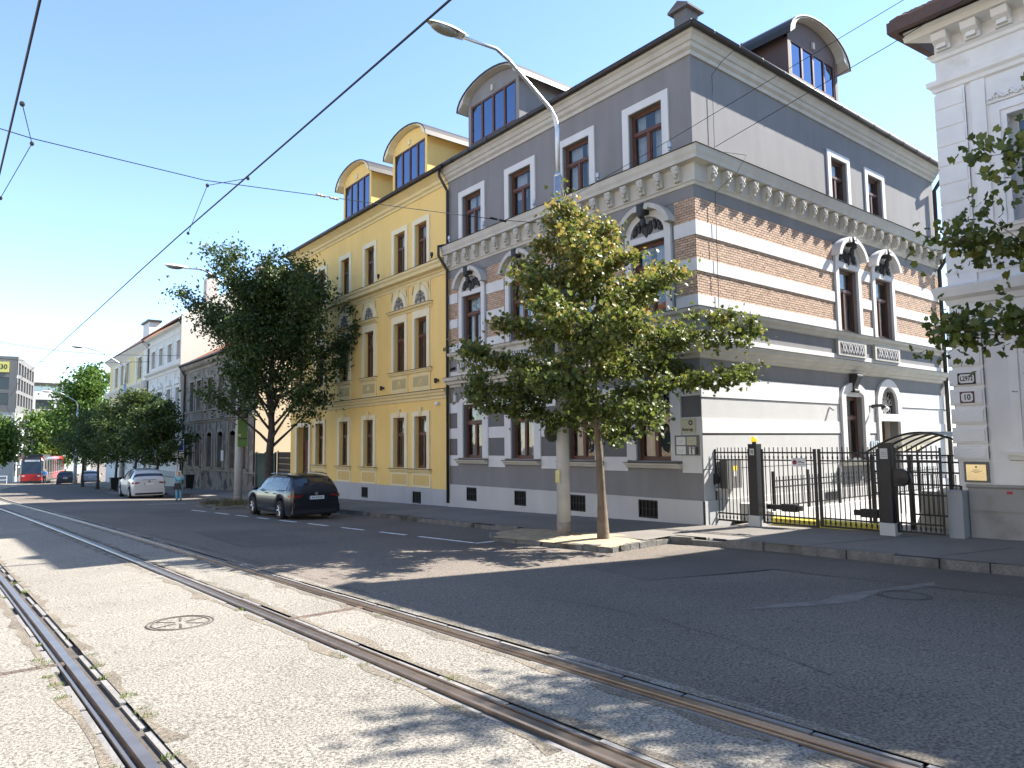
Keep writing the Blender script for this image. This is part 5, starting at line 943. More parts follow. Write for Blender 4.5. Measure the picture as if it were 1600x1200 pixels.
for k in range(20):
    u = 5.68+k*.092
    if me is None: mb = MB(); mb.fbox(Tq, u-.007, u+.007, -.007, .007, -1.6, -.74); me = build('picket', mb, BLACK, SF); ub = u
    else: o = me.copy(); COL.objects.link(o); o.location = (0, u-ub, 0)
mb = MB(); mb.box(16.9, 24, 5.6, 5.75, -1.9, -1.0); mb.box(17, 17.15, 5.7, 6.8, -1.95, -1.15); tag(build('stair_wall', mb, TRIM), 'pale low wall of the basement stair under the canopy', 'wall')
CN = thing('canopy', 'arched canopy of pale polycarbonate on black ribs over the stair', 'canopy', (17, 6.6, -.4)); ya, yb, zc, rise = 5.62, 7.75, -.3, .36
def cpt(t, x): return (x, ya+(yb-ya)*t, zc+.17*(1-t)+rise*math.sin(math.pi*min(1, t*1.0)))
for x in (16.5, 17.2, 17.9, 18.6, 19.3): mb = MB(); mb.tube([cpt(k/16, x) for k in range(17)], .025, 6); build('rib', mb, BLACK, CN)
for t in (0, .5, 1): mb = MB(); mb.tube([cpt(t, 16.45), cpt(t, 19.35)], .022, 6); build('purlin', mb, BLACK, CN)
pm = bpy.data.materials.new('polycarbonate'); pm.use_nodes = True; pb = pm.node_tree.nodes['Principled BSDF']; pb.inputs['Base Color'].default_value = (.62, .56, .42, 1); pb.inputs['Roughness'].default_value = .3; pb.inputs['Transmission Weight'].default_value = .0
tl = pm.node_tree.nodes.new('ShaderNodeBsdfTranslucent'); tl.inputs[0].default_value = (.75, .68, .5, 1); mx = pm.node_tree.nodes.new('ShaderNodeMixShader'); mx.inputs[0].default_value = .5; tp = pm.node_tree.nodes.new('ShaderNodeBsdfTransparent'); tp.inputs[0].default_value = (.86, .8, .64, 1); m2 = pm.node_tree.nodes.new('ShaderNodeMixShader'); m2.inputs[0].default_value = .55; pm.node_tree.links.new(pb.outputs[0], mx.inputs[1]); pm.node_tree.links.new(tl.outputs[0], mx.inputs[2]); pm.node_tree.links.new(mx.outputs[0], m2.inputs[1]); pm.node_tree.links.new(tp.outputs[0], m2.inputs[2]); pm.node_tree.links.new(m2.outputs[0], pm.node_tree.nodes['Material Output'].inputs[0])
for x0, x1 in ((16.5, 17.2), (17.2, 17.9), (17.9, 18.6), (18.6, 19.3)):
    mb = MB()
    for k in range(16):
        P = [cpt(k/16, x0+.02), cpt(k/16, x1-.02), cpt((k+1)/16, x1-.02), cpt((k+1)/16, x0+.02)]; mb.quad(*[(p[0], p[1], p[2]+.03) for p in P])
    build('roof_sheet', mb, pm, CN, recalc=False, smooth=True)
for x, y, z in ((16.55, 7.72, zc), (19.25, 7.72, zc), (16.55, 5.66, zc+.17), (19.25, 5.66, zc+.17)): mb = MB(); mb.tube([(x, y, -2.0), (x, y, z)], .025, 6); build('canopy_post', mb, BLACK, CN)
mb = MB(); mb.tube([(15.6, 5.48, -2.0), (15.6, 5.48, 1.45)], .035, 8); mb.lathe((15.6, 5.48, 1.45), [(.04, 0), (.05, .04), (.0, .2)], 8); tag(build('iron_pole', mb, BLACK), 'slim black iron pole beside the white house corner', 'pole')
# ------------------------------------------------------------ trees
BARK = mat('bark', (.16, .12, .085), .95, .3, 6, .9, 22, streak=.2); BARKD = mat('dark_bark', (.055, .045, .036), .95, .3, 6, .8, 22)
def leaves(name, pts, nrm, size, m, parent, rnd_, shape='maple'):
    """pts (n,3): one small folded leaf of two or four faces at each point"""
    n = len(pts); d = rng.normal(size=(n, 3)); d[:, 2] -= .35; d /= np.linalg.norm(d, axis=1)[:, None]; s = rng.normal(size=(n, 3)); s -= d*(s*d).sum(1)[:, None]; s /= np.linalg.norm(s, axis=1)[:, None]
    nn = np.cross(d, s); L = (size*rng.uniform(.65, 1.25, n))[:, None]; base = pts; tip = pts+d*L; fold = nn*L*rng.uniform(.05, .22, n)[:, None]
    if shape == 'maple':
        V = np.stack([base, base+d*L*.25+s*L*.55+fold, base+d*L*.5+s*L*.3, base+d*L*.72+s*L*.42+fold, tip, base+d*L*.72-s*L*.42+fold, base+d*L*.5-s*L*.3, base+d*L*.25-s*L*.55+fold], 1).reshape(-1, 3)
        b = np.arange(n)[:, None]*8; F1 = (b+np.array([0, 1, 2, 4])).tolist(); F1 = np.stack([b+np.array([0, 1, 2, 4]), b+np.array([0, 4, 6, 7])], 1).reshape(-1, 4); F2 = np.stack([b+np.array([2, 3, 4]), b+np.array([4, 5, 6])], 1).reshape(-1, 3)
        faces = F1.tolist()+F2.tolist(); rn = np.concatenate([np.repeat(rnd_, 2), np.repeat(rnd_, 2)])
    else:
        V = np.stack([base, base+d*L*.5+s*L*.3+fold, tip, base+d*L*.5-s*L*.3+fold], 1).reshape(-1, 3); b = np.arange(n)[:, None]*4
        faces = np.stack([b+np.array([0, 1, 2]), b+np.array([0, 2, 3])], 1).reshape(-1, 3).tolist(); rn = np.repeat(rnd_, 2)
    return mesh_obj(name, V, faces, m, parent, rnd=rn, recalc=False)
def tree(name, label, base, H, fork, env, nl, leaf, m, bark, trunk_r=.12, limbs=26, per=14, spread=.35, group=None, tintf=None, lean=(0, 0), shape='maple', elev=(.15, .9), sub=3, seed=1, wig=.12, top=1., bare=0.):
    """env(t): crown radius at height share t (0 = lowest limb, 1 = top)"""
    rs = random.Random(seed); th = thing(name, label, 'tree', base, group); B = Vector(base); zt = H; TR = []; n = 9
    for i in range(n+1):
        t = i/n; TR.append(B+Vector((lean[0]*t*t+rs.uniform(-.04, .04)*(i > 0), lean[1]*t*t+rs.uniform(-.04, .04)*(i > 0), H*t*.97)))
    def at(t): k = min(int(t*n), n-1); return TR[k].lerp(TR[k+1], t*n-k)
    mb = MB(); rr = [trunk_r*(1.45 if i == 0 else 1.05-.97*(i/n)**1.0) for i in range(n+1)]; rr = [max(r, .012) for r in rr]
    mb.tube([TR[0]-Vector((0, 0, .1))]+TR, [rr[0]*1.25]+rr, 9); tk = build('trunk', mb, bark, th, smooth=True); lb = MB(); C_ = []; f0 = fork/H
    for k in range(limbs):
        q = (k+.5)/limbs; q = q**.92; t0 = f0+(1-f0)*q*.93; az = k*2.39996+rs.uniform(-.4, .4); R = env(q)*rs.uniform(.72, 1.12); el = elev[0]+(elev[1]-elev[0])*q+rs.uniform(-.12, .12); p0 = at(t0*.96)
        d = Vector((math.cos(az)*math.cos(el), math.sin(az)*math.cos(el), math.sin(el))); Ln = R/max(.35, math.cos(el)); zlim = B.z+H*top-p0.z; Ln = min(Ln, max(.35, zlim/max(.12, math.sin(el)))); P = [p0]; cur = d.copy()
        for j in range(1, 6):
            cur = (cur+Vector((rs.uniform(-wig, wig), rs.uniform(-wig, wig), rs.uniform(-wig*.6, wig*.8)))).normalized(); P.append(P[-1]+cur*Ln/5)
        r0 = trunk_r*.38*(1-q*.75); lb.tube(P, [max(.008, r0*(1-j/5.6)) for j in range(6)], 5, False)
        for j in range(1, 6):
            w = j/5
            if q < .5 and w < bare*(1-q): continue
            for s_ in range(sub):
                sd_ = (cur+Vector((rs.uniform(-1, 1), rs.uniform(-1, 1), rs.uniform(-.5, .7)))*.9).normalized(); sl_ = Ln*.2*rs.uniform(.5, 1.2)+.12; e = P[j]+sd_*sl_*(1 if j < 5 else .8); lb.tube([P[j], e], [.009, .004], 3, False)
                C_.append((P[j].lerp(e, rs.random()), Ln)); C_.append((e, Ln))
            C_.append((P[j], Ln))
    for t in np.linspace(.8, 1, 8): C_.append((at(t), .5))
    build('branches', lb, bark, tk, recalc=False)
    cen = np.array([c[0] for c in C_]); wt = np.array([c[1] for c in C_])**1.15; pick = rng.choice(len(cen), nl, p=wt/wt.sum()); off_ = rng.normal(size=(nl, 3))*np.array([spread, spread, spread*.62]); r_ = rng.random(nl)**.6; pts = cen[pick]+off_*r_[:, None]
    rn = rng.random(nl)*.75
    if tintf is not None: rn = np.clip(rn+tintf(pts), 0, 1)
    clump = rng.uniform(-.12, .12, len(cen)); rn = np.clip(rn+clump[pick], 0, 1); leaves('crown', pts, None, leaf, m, th, rn, shape); return th
LF1 = leaf_mat('maple_leaf_turning', (.042, .068, .015), (.13, .16, .03), (.30, .23, .06), .32)
LF2 = leaf_mat('dark_ash_leaf', (.026, .048, .013), (.06, .10, .02), (.12, .15, .035), .2)
LF3 = leaf_mat('mid_green_leaf', (.03, .055, .012), (.075, .115, .02), (.16, .16, .035), .25)
LF4 = leaf_mat('bright_far_leaf', (.05, .10, .015), (.11, .19, .03), (.2, .24, .05), .25)
b1 = (11.22, 10.97, islz(11.2, 10.97)); H1 = 6.1-b1[2]
def env1(q): return float(np.interp(q, [0, .1, .22, .36, .5, .62, .75, .88, 1], [2.1, 2.75, 2.9, 2.65, 2.0, 1.5, 1.05, .65, .15]))
tree('maple_tree', 'young maple with yellow-tinged layered crown on the sandy island', b1, H1, 2.35, env1, 36000, .092, LF1, BARK, .1, 36, 14, .19, None, lambda p: np.clip((p[:, 2]-1.2)/9, -.12, .4), (-.6, .47), elev=(.02, .6), sub=3, seed=5)
b2 = (11.2, 31.3, walkz(11.2, 31.3)-.03); H2 = 7.5-b2[2]
def env2(q): return float(np.interp(q, [0, .12, .3, .5, .7, .9, 1], [2.0, 2.7, 3.1, 3.1, 2.6, 1.5, .5]))
tree('ash_tree', 'dark green tree with forked limbs before the weathered house', b2, H2, 2.5, env2, 44000, .16, LF2, BARKD, .2, 40, 14, .42, None, None, elev=(.85, .95), sub=3, shape='ash', seed=9, bare=.45)
row = [((10.2, 48.1), 5.6, 1.85, LF2, 9000, 'small dark tree standing right behind the white parked car'), ((10.3, 55), 7.3, 2.0, LF3, 9000, 'pale olive tree reaching up before the cream house'), ((10.2, 61.5), 6.6, 2.1, LF3, 8000, 'street tree beside the black litter bin'),
       ((10.2, 70), 6.6, 2.3, LF2, 7000, 'dark street tree fourth along the pavement'), ((10.4, 80), 6.8, 2.4, LF3, 6000, 'farthest small street tree next to the dark parked car')]
for i, ((x, y), h, r, m, nl, lab) in enumerate(row):
    e = lambda q, r=r: float(np.interp(q, [0, .15, .4, .7, 1], [.7*r, r, .95*r, .6*r, .1*r])); tree('street_tree', lab, (x, y, walkz(x, y)-.02), h, 2.1, e, nl, .2, m, BARKD, .11, 22, 10, .4, 'small street trees along the pavement', None, elev=(.25, 1.1), sub=2, shape='ash', seed=20+i)
big = [((13.8, 105), 14.6, 3.3, 'tall bright green tree behind the cream house'), ((11.2, 119), 9.2, 3.0, 'rounded bright green tree above the red tram'), ((4.9, 109), 7.6, 1.3, 'green tree at the far left edge by the office block')]
for i, ((x, y), h, r, lab) in enumerate(big):
    e = lambda q, r=r: float(np.interp(q, [0, .15, .4, .7, 1], [.75*r, r, r, .75*r, .25*r])); tree('park_tree', lab, (x, y, roadz(x, y)), h, 3., e, 9000, .5, LF4, BARKD, .28, 30, 10, .95, 'large trees at the end of the street', None, elev=(.2, 1.1), sub=2, shape='ash', seed=40+i)
# tree at the right, its trunk just outside the picture
def env5(q): return float(np.interp(q, [0, .12, .3, .42, .55, .75, 1], [2.2, 2.9, 3.1, 2.7, 2.2, 1.9, .7]))
tree('maple_tree', 'maple whose branches hang in at the right edge before the white house', (12.3, .6, walkz(12.6, .6)-.02), 8.5, 2.4, env5, 24000, .125, LF1, BARK, .14, 44, 12, .36, None, None, elev=(-.05, .8), sub=3, seed=33)
# ------------------------------------------------------------ lamps, signs, wires
CONP = mat('pale_concrete_pole', (.43, .43, .425), .9, .12, 3, .3, 40, streak=.1, dirt=(.25, .24, .22), dirt_at=.66)
GALV = mat('galvanised_tube', (.50, .52, .54), .38, .1, 6, metal=.75)
def lamp_post(label, x, y, z0, zc, zt, arm, tipz, r=.165, galv=True, group='tram line lamp posts'):
    th = thing('lamp_post', label, 'lamp post', (x, y, z0), group); mb = MB(); mb.tube([(x, y, z0-.2), (x, y, zc)], [r, r*.8], 14); build('concrete_pole', mb, CONP, th, smooth=True)
    mb = MB(); mb.tube([(x, y, z0-.05), (x, y, z0+.32)], r*1.03, 14); build('pole_collar', mb, mat('rusty_collar', (.27, .22, .18), .9, .2, 6, .4, 30), th, smooth=True)
    mb = MB(); mb.tube([(x, y, zc-.02), (x, y, zc+(zt-zc)*.62)], .105, 12); mb.tube([(x, y, zc+(zt-zc)*.62), (x, y, zc+(zt-zc)*.65)], [.105, .06], 12); build('steel_tube', mb, GALV, th, smooth=True)
    zb = zc+(zt-zc)*.6; P = [(x, y, zb), (x, y, zt-.35), (x-.05, y, zt-.1), (x-.22, y, zt+.12), (x-.9, y, zt+.55), (x-1.5, y, zt+.92), (x-1.85, y, zt+1.06), (x-arm+.7, y, tipz)]
    mb = MB(); mb.tube(P, [.06, .058, .055, .05, .045, .042, .04, .036], 10); build('curved_arm', mb, GALV, th, smooth=True)
    hx = x-arm+.75; mb = MB(); L_ = 1.0; mb.v = []; n = 12
    for i in range(n+1):
        t = i/n; w = .16*math.sin(math.pi*min(1, .18+t*.80))**.6; hgt = .11*math.sin(math.pi*min(1, .2+t*.75))**.7
        for k in range(9): a = math.pi*k/8; mb.v.append((hx-L_*t, y+w*math.cos(a), tipz+.03*t+hgt*math.sin(a)))
    for i in range(n):
        for k in range(8): a = i*9+k; mb.f.append((a, a+1, a+10, a+9)); mb.r.append(0)
    hd = build('lamp_head', mb, mat('lamp_white', (.62, .62, .60), .4, .03), th, smooth=True); mb = MB(); mb.ball((hx-.55, y, tipz+.0), (.36, .14, .11), 12, 8); build('lamp_glass', mb, mat('smoked_lamp_glass', (.20, .19, .15), .15, .2, 8, spec=.6), hd, smooth=True)
    return th
l1 = lamp_post('tall lamp post on the sandy tree island before the grey house', 11.27, 12.28, islz(11.3, 12.3), 3.9, 7.95, 3.45, 8.95)
for z in (5.2, 5.72): mb = MB(); mb.tube([(11.27, 12.28, z), (11.27, 12.28, z+.07)], .125, 12); build('clamp_band', mb, DARKM, l1)
mb = MB(); mb.box(11.08, 11.09, 12.2, 12.34, -.9, -.62); build('warning_label', mb, mat('pale_yellow_label', (.55, .5, .2), .6, .1, 8), l1)
mb = MB(); mb.lathe((11.0, 12.36, .25), [(.02, -.05), (.2, -.04), (.22, 0), (.2, .04), (.02, .05)], 18, 'y'); build('round_mirror_back', mb, mat('drab_green', (.05, .055, .04), .6, .1), l1)
l2 = lamp_post('lamp post with green timetable board by the dark tree', 10.62, 33.8, walkz(10.6, 33.8)-.03, 3.2, 7.1, 3.2, 8.1, r=.19)
lamp_post('farthest lamp post with curved arm above the small trees', 11.0, 64., walkz(11, 64), 2.9, 6.6, 3.6, 7.95, r=.2)
lamp_post('slender lamp post far down beside the bright trees', 11.2, 92., walkz(11, 92), 2.9, 5.2, 3.2, 6.3, r=.18)
mb = MB(); mb.tube([(9.2, 118, -4.4), (9.2, 118, 1.2)], .12, 8); mb.box(9.1, 9.9, 117.9, 118.1, 1.2, 1.4); tag(build('signal_pole', mb, CONP), 'thin pale pole standing above the red tram', 'pole')
# timetable board on the second pole
tb = thing('timetable_board', 'green timetable board with black header on the concrete pole', 'sign', (10.6, 33.4, -.1)); Tt = lambda u, w, z: (10.62+u*.78, 33.47-w+u*-.3, z)
mb = MB(); mb.fbox(Tt, -.22, .30, 0, .04, .02, 1.28); build('panel', mb, mat('leaf_green_board', (.075, .15, .02), .5, .1, 3), tb); mb = MB(); mb.fbox(Tt, -.22, .32, 0, .05, 1.33, 1.85); hd = build('header', mb, mat('navy_black', (.008, .009, .02), .4, 0), tb); boxpart('dark_strip', Tt, tb, INK, -.2, .28, .04, .045, .36, .41); boxpart('pale_edge', Tt, tb, mat('pale_green', (.35, .42, .2), .6, 0), -.22, -.2, .04, .046, .02, 1.28); boxpart('small_notice', Tt, tb, mat('pale_green', (0,)*3), -.19, -.04, .04, .046, .5, .6)
boxpart('print_line', Tt, hd, mat('faint_print', (0,)*3), -.16, .24, .05, .053, 1.58, 1.61); [boxpart('print_mark', Tt, hd, mat('grey_print', (.35, .35, .36), .6, 0), -.13+k*.09, -.07+k*.09, .05, .053, 1.40+.015*(k % 2), 1.52) for k in range(4)]
# parking sign
ps = thing('parking_sign', 'blue P parking sign with white arrow plate on a post', 'sign', (11.2, 47.5, walkz(11.2, 47.5))); zb = walkz(11.2, 47.5); Tk = lambda u, w, z: (11.2+u*.8, 47.4-w-u*.6, z)
mb = MB(); mb.tube([(11.2, 47.5, zb), (11.2, 47.5, zb+3.45)], .035, 8); build('post', mb, STEEL, ps); mb = MB(); mb.fbox(Tk, -.36, .36, 0, .02, zb+2.65, zb+3.4); q = build('blue_panel', mb, mat('traffic_blue', (.012, .06, .26), .4, 0), ps); bars_m = MB(); bars(bars_m, Tk, -.34, .34, zb+2.67, zb+3.38, .02, .024, .025); build('white_rim', bars_m, INKW, q); lettering('P', .66, Tk, q, INKW, .0, .022, zb+3.03, 1, .015)
mb = MB(); mb.fbox(Tk, -.36, .36, 0, .02, zb+2.25, zb+2.6); q = build('arrow_plate', mb, SIGNW, ps); mb = MB(); mb.tube([Tk(-.1, .025, zb+2.33), Tk(.02, .025, zb+2.4), Tk(.04, .025, zb+2.52)], .025, 6); mb.tube([Tk(.1, .025, zb+2.34), Tk(.28, .025, zb+2.34)], .02, 6); build('symbol', mb, INK, q)
# bins
BINP = mat('black_bin_plastic', (.012, .012, .013), .5, .1)
def bin_(label, x, y, s=1.):
    z = walkz(x, y); th = thing('wheeled_bin', label, 'bin', (x, y, z), 'black bins'); mb = MB(); mb.box8([(x-.25*s, y-.3*s, z+.1), (x+.25*s, y-.3*s, z+.1), (x+.25*s, y+.25*s, z+.1), (x-.25*s, y+.25*s, z+.1), (x-.32*s, y-.36*s, z+1.1*s), (x+.32*s, y-.36*s, z+1.1*s), (x+.32*s, y+.34*s, z+1.1*s), (x-.32*s, y+.34*s, z+1.1*s)]); build('body', mb, BINP, th)
    mb = MB(); mb.box(x-.34*s, x+.34*s, y-.4*s, y+.36*s, z+1.1*s, z+1.17*s); build('lid', mb, BINP, th)
    for sx in (-1, 1): mb = MB(); mb.tube([(x+sx*.24*s, y+.25*s, z+.1), (x+sx*.3*s, y+.25*s, z+.1)], .1, 10); build('wheel', mb, BINP, th)
bin_('black wheeled bin standing alone at the kerb beyond the white car', 9.9, 60.5, .85)
bin_('large black bin by the iron fence of the pale house', 13.4, 53.5, .9)
fz = walkz(13.9, 57); FI = thing('iron_fence', 'low dark iron fence in front of the pale house', 'fence', (13.9, 66, fz))
for k in range(40): mb = MB(); mb.box(13.88, 13.9, 59.6+k*.33, 59.62+k*.33, fz-.3, fz+1.2); build('picket', mb, DARKM, FI)
for z in (.1, 1.): mb = MB(); mb.box(13.87, 13.91, 59.5, 73, fz+z-.3, fz+z-.26); build('rail', mb, DARKM, FI)
# overhead wires
WIRE = mat('wire_dark', (.02, .02, .022), .5, 0, metal=.5)
def sag(a, b, s=.15, n=14): a, b = Vector(a), Vector(b); return [a.lerp(b, k/n)-Vector((0, 0, s*4*(k/n)*(1-k/n))) for k in range(n+1)]
def wire(name, label, pts, r, cat='wire', group='overhead wires'):
    mb = MB(); mb.tube(pts, r, 6); o = build(name, mb, WIRE, smooth=True); tag(o, label, cat, group); return o
wire('contact_wire', 'thick tram contact wire running down the right track', [(3.6+off(y)*.5, y, 4.2-.018*max(0, y-16)) for y in (-4, 0, 3, 6, 9, 12, 15, 18, 24, 30, 36, 45)]+[(3.0, 60, 3.2), (5, 85, 2.6)], .013)
wire('contact_wire', 'tram contact wire over the left track in the upper left corner', [(.55+off(y)*.4, y, 4.1-.012*max(0, y-16)) for y in (-4, 0, 3, 6, 9, 12, 15, 18, 24, 30, 36)], .013)
wire('span_wire', 'thin span wire from the first lamp post across both tracks', [(11.25, 12.28, 5.25), (9.48, 12.3, 5.02), (7.2, 12.3, 4.82), (5.38, 12.3, 4.68), (3.21, 12.3, 4.5), (.78, 12.3, 4.58), (-3, 12.3, 5.0), (-12.4, 12.3, 6.3)], .007)
for (x, y, z), lab in (((5.4, 12.3, 4.68), 'insulator pair on the span wire left of the yellow dormers'), ((9.45, 12.3, 5.02), 'insulator on the span wire before the grey house')):
    th = thing('insulator', lab, 'insulator', (x, y, z), 'wire insulators')
    for s in (-1, 1): mb = MB(); mb.lathe((x+s*.13, y, z), [(.012, -.1), (.028, -.08), (.022, -.03), (.03, 0), (.022, .03), (.028, .08), (.012, .1)], 8, 'x'); build('insulator_body', mb, mat('cream_ceramic', (.34, .31, .24), .4, .1) if x < 7 else DARKM, th)
def bridle(label, c, p, q):
    th = thing('wire_bridle', label, 'wire fitting', c, 'contact wire bridles'); mb = MB(); mb.tube([p, c, q], .006, 5); build('bridle_wire', mb, WIRE, th)
    for e in (p, c, q): mb = MB(); mb.ball(e, (.03, .03, .035), 6, 5); build('clamp', mb, DARKM, th)
bridle('small bridle holding the right contact wire to the span wire', (3.25, 12.3, 4.42), (3.57, 14.8, 4.26), (3.57, 11.2, 4.28))
bridle('small bridle holding the left contact wire to the span wire', (.78, 12.3, 4.5), (.5, 14.0, 4.1), (.52, 10.0, 4.12))
wire('guy_wire', 'thin wire rising right from the first lamp post over the grey house', [(11.27, 12.28, 5.74), (11.6, 9.0, 6.35), (12., 4.0, 7.3)], .006)
wire('guy_wire', 'thin wire from the grey house cornice to the right above the white house', [Ts(15.0, .3, 7.5), (14.2, 5.8, 7.75), (13.6, 2.5, 8.0)], .008)
wire('span_wire', 'far span wire across the street at the second lamp post', [(-12, 60, 8.6), (1.9, 60, 7.5), (5.5, 60, 7.1), (9, 60, 7.0), (14.4, 60, 7.3)], .018)
wire('span_wire', 'thin farther span wire near the cream house', [(-12, 72, 8.4), (4, 72, 7.5), (8, 72, 7.45), (14.4, 72, 8.0)], .018)
# ------------------------------------------------------------ vehicles
TYRE = mat('tyre_rubber', (.012, .012, .012), .85, .1); ALLOY = mat('alloy_wheel', (.42, .43, .45), .3, .05, metal=.8); CARG = mat('car_glass', (.012, .016, .02), .04, 0, spec=.8); CHROME = mat('chrome_trim', (.7, .7, .7), .15, 0, metal=1.); PLBLK = mat('black_plastic', (.015, .015, .016), .55, .05)
REDL = mat('tail_lamp_red', (.16, .008, .01), .15, .1, 10, spec=.6); LAMPW = mat('lamp_clear', (.6, .6, .58), .1, 0, spec=.6)
def car(name, label, loc, paint, L_=4.65, Wd=1.8, H=1.5, wb=2.66, ro=.98, wr=.325, rz=0., prof=None, chrome=True, plate='AA 010 JN', bin_low=None, simple=False):
    """built with its rear axle at y=0, nose towards +y; thing > body, windows, wheels (> tyre, rim) ..."""
    th = thing(name, label, 'car', loc, 'parked cars'); th.rotation_euler = (0, 0, rz); O = Vector(loc); ox = Vector(org(th))
    def P(x, y, z): return (ox.x+x, ox.y+y, ox.z+z)
    yr = -ro; yf = L_-ro; hw = Wd/2
    # stations along the car: y share, belt z, roof z, roof half width factor
    st = prof or [(0, .86, .90, .86), (.012, .92, 1.02, .84), (.035, .96, 1.18, .80), (.075, .98, 1.36, .77), (.115, .985, 1.45, .755), (.2, .98, 1.49, .75), (.32, .965, 1.50, .75), (.45, .95, 1.49, .745), (.55, .94, 1.45, .735), (.62, .93, 1.36, .73), (.69, .92, 1.18, .75), (.745, .915, 1.00, .80), (.765, .91, .95, .82), (.85, .86, .89, .82), (.94, .78, .80, .80), (.985, .66, .68, .74), (1., .52, .54, .7)]
    kz = H/1.5; N = 34; ys = sorted(set([s[0] for s in st]+[i/N for i in range(N+1)])); A = np.array(st)
    rows = []; sec = []
    for t in ys:
        y = yr+(yf-yr)*t; bz, rz_, rf = [float(np.interp(t, A[:, 0], A[:, k])) for k in (1, 2, 3)]; bz *= kz; rz_ *= kz
        tw = hw*float(np.interp(t, [0, .03, .1, .25, .75, .9, .97, 1], [.88, .95, .985, 1, 1, .97, .88, .74])); zb = .2
        for yc in (0., wb):
            if abs(y-yc) < wr+.06: zb = max(zb, wr+math.sqrt(max(0, (wr+.06)**2-(y-yc)**2)))
        zb = min(zb, bz-.1); low = max(.2, zb)
        lo = [(tw*.93, low), (tw*.985, low+(bz-low)*.28), (tw, low+(bz-low)*.58), (tw*.985, low+(bz-low)*.85), (tw*.955, bz)]
        gw = hw*rf; up_ = [(tw*.955+(gw-tw*.955)*.5, bz+(rz_-bz)*.5), (gw, bz+(rz_-bz)*.86), (gw*.86, bz+(rz_-bz)*.975), (gw*.45, rz_+.012), (0, rz_+.018)]
        rows.append([(x, y, z) for x, z in lo+up_]); sec.append((t, y))
    M_ = 10; V = []; 
    for r_ in rows: V += [P(*p) for p in r_] + [P(-p[0], p[1], p[2]) for p in r_[:-1]][::-1]
    W_ = M_*2-1; body = []; gl = {}
    def isglass(t0, t1, k):
        side_ = 4 <= k < 6; rear = t1 <= .085 and 4 <= k < 9 and t0 >= .004 ; front_ = .6 <= t0 and t1 <= .75 and k >= 4
        if prof is None or True:
            if side_ and .105 <= t0 and t1 <= .67:
                return 'side_window'
            if rear and t0 >= .02: return 'rear_window'
            if front_ and k >= 4: return 'windscreen'
        return None
    for i in range(len(rows)-1):
        for k in range(W_-1):
            kk = k if k < M_-1 else W_-2-k; f = (i*W_+k, i*W_+k+1, (i+1)*W_+k+1, (i+1)*W_+k); g_ = isglass(ys[i], ys[i+1], kk)
            if g_ == 'side_window':
                tm = (ys[i]+ys[i+1])/2
                if abs(tm-.245) < .012 or abs(tm-.425) < .014: g_ = None
                else: g_ = ('side_window', k < M_, 0 if tm < .245 else 1 if tm < .425 else 2)
            if g_ is None: body.append(f)
            else: gl.setdefault(g_, []).append(f)
    body.append(tuple(range(W_))); body.append(tuple((len(rows)-1)*W_+k for k in range(W_)))
    o = mesh_obj('body', V, body, paint, th, smooth=True); md = o.modifiers.new('e', 'EDGE_SPLIT'); md.split_angle = math.radians(38)
    for key, fs in gl.items(): mesh_obj(key if isinstance(key, str) else key[0], V, fs, CARG, th, smooth=True)
    mb = MB(); mb.box(*[v for v in (ox.x-hw*.9, ox.x+hw*.9, ox.y+yr+.25, ox.y+yf-.2, ox.z+.17, ox.z+.5)]); build('underbody', mb, PLBLK, th)
    for yc in (0., wb):
        for s in (-1, 1):
            c = P(s*(hw-.11), yc, wr); mb = MB(); mb.lathe(c, [(wr*.62, -.06), (wr*.62, -.1), (wr*.93, -.11), (wr, -.07), (wr, .07), (wr*.93, .11), (wr*.62, .1), (wr*.62, .06)], 24, 'x'); w = build('wheel', mb, TYRE, th, smooth=True)
            mb = MB(); c2 = P(s*(hw-.015), yc, wr); mb.lathe(c2, [(wr*.64, -.03), (wr*.64, .0), (wr*.56, .005), (wr*.56, -.02)], 20, 'x', cap=False)
            for q in range(7): a = q*2*math.pi/7; e = Vector(c2); mb.tube([e, e+Vector((0, math.cos(a), math.sin(a)))*wr*.6], .026, 5)
            mb.lathe(c2, [(.05, -.02), (.05, .012)], 10, 'x'); build('rim', mb, ALLOY, w)
            mb = MB(); c3 = P(s*(hw-.2), yc, wr); mb.lathe(c3, [(wr+.05, -.01), (wr+.05, .01)], 20, 'x'); build('wheel_well', mb, PLBLK, th)
    yb = yr
    for s in (-1, 1):
        mb = MB(); pts = [(s*hw*.975, yr+.26, .85*kz), (s*hw*.94, yr+.1, .86*kz), (s*hw*.8, yr+.02, .86*kz), (s*hw*.55, yr+.0, .85*kz)]; pl = [(s*hw*.98, yr+.26, .79*kz), (s*hw*.945, yr+.09, .75*kz), (s*hw*.8, yr+.005, .76*kz), (s*hw*.55, yr-.01, .80*kz)]
        for i in range(3): mb.quad(P(*pts[i]), P(*pts[i+1]), P(*pl[i+1]), P(*pl[i])); 
        for i in range(3): a, b, c, d = [Vector(P(*q)) for q in (pts[i], pts[i+1], pl[i+1], pl[i])]; n_ = Vector((s*.012, -.015, 0)); mb.quad(a+n_, b+n_, c+n_, d+n_); mb.quad(a, b, b+n_, a+n_); mb.quad(d, c, c+n_, d+n_)
        build('tail_light', mb, REDL, th)
        mb = MB(); mb.box8([P(s*hw*.55, yf-.22, .60*kz), P(s*hw*.9, yf-.35, .62*kz), P(s*hw*.9, yf-.3, .62*kz), P(s*hw*.55, yf-.12, .60*kz), P(s*hw*.55, yf-.3, .74*kz), P(s*hw*.88, yf-.42, .74*kz), P(s*hw*.88, yf-.36, .74*kz), P(s*hw*.55, yf-.2, .74*kz)]); build('headlight', mb, LAMPW, th)
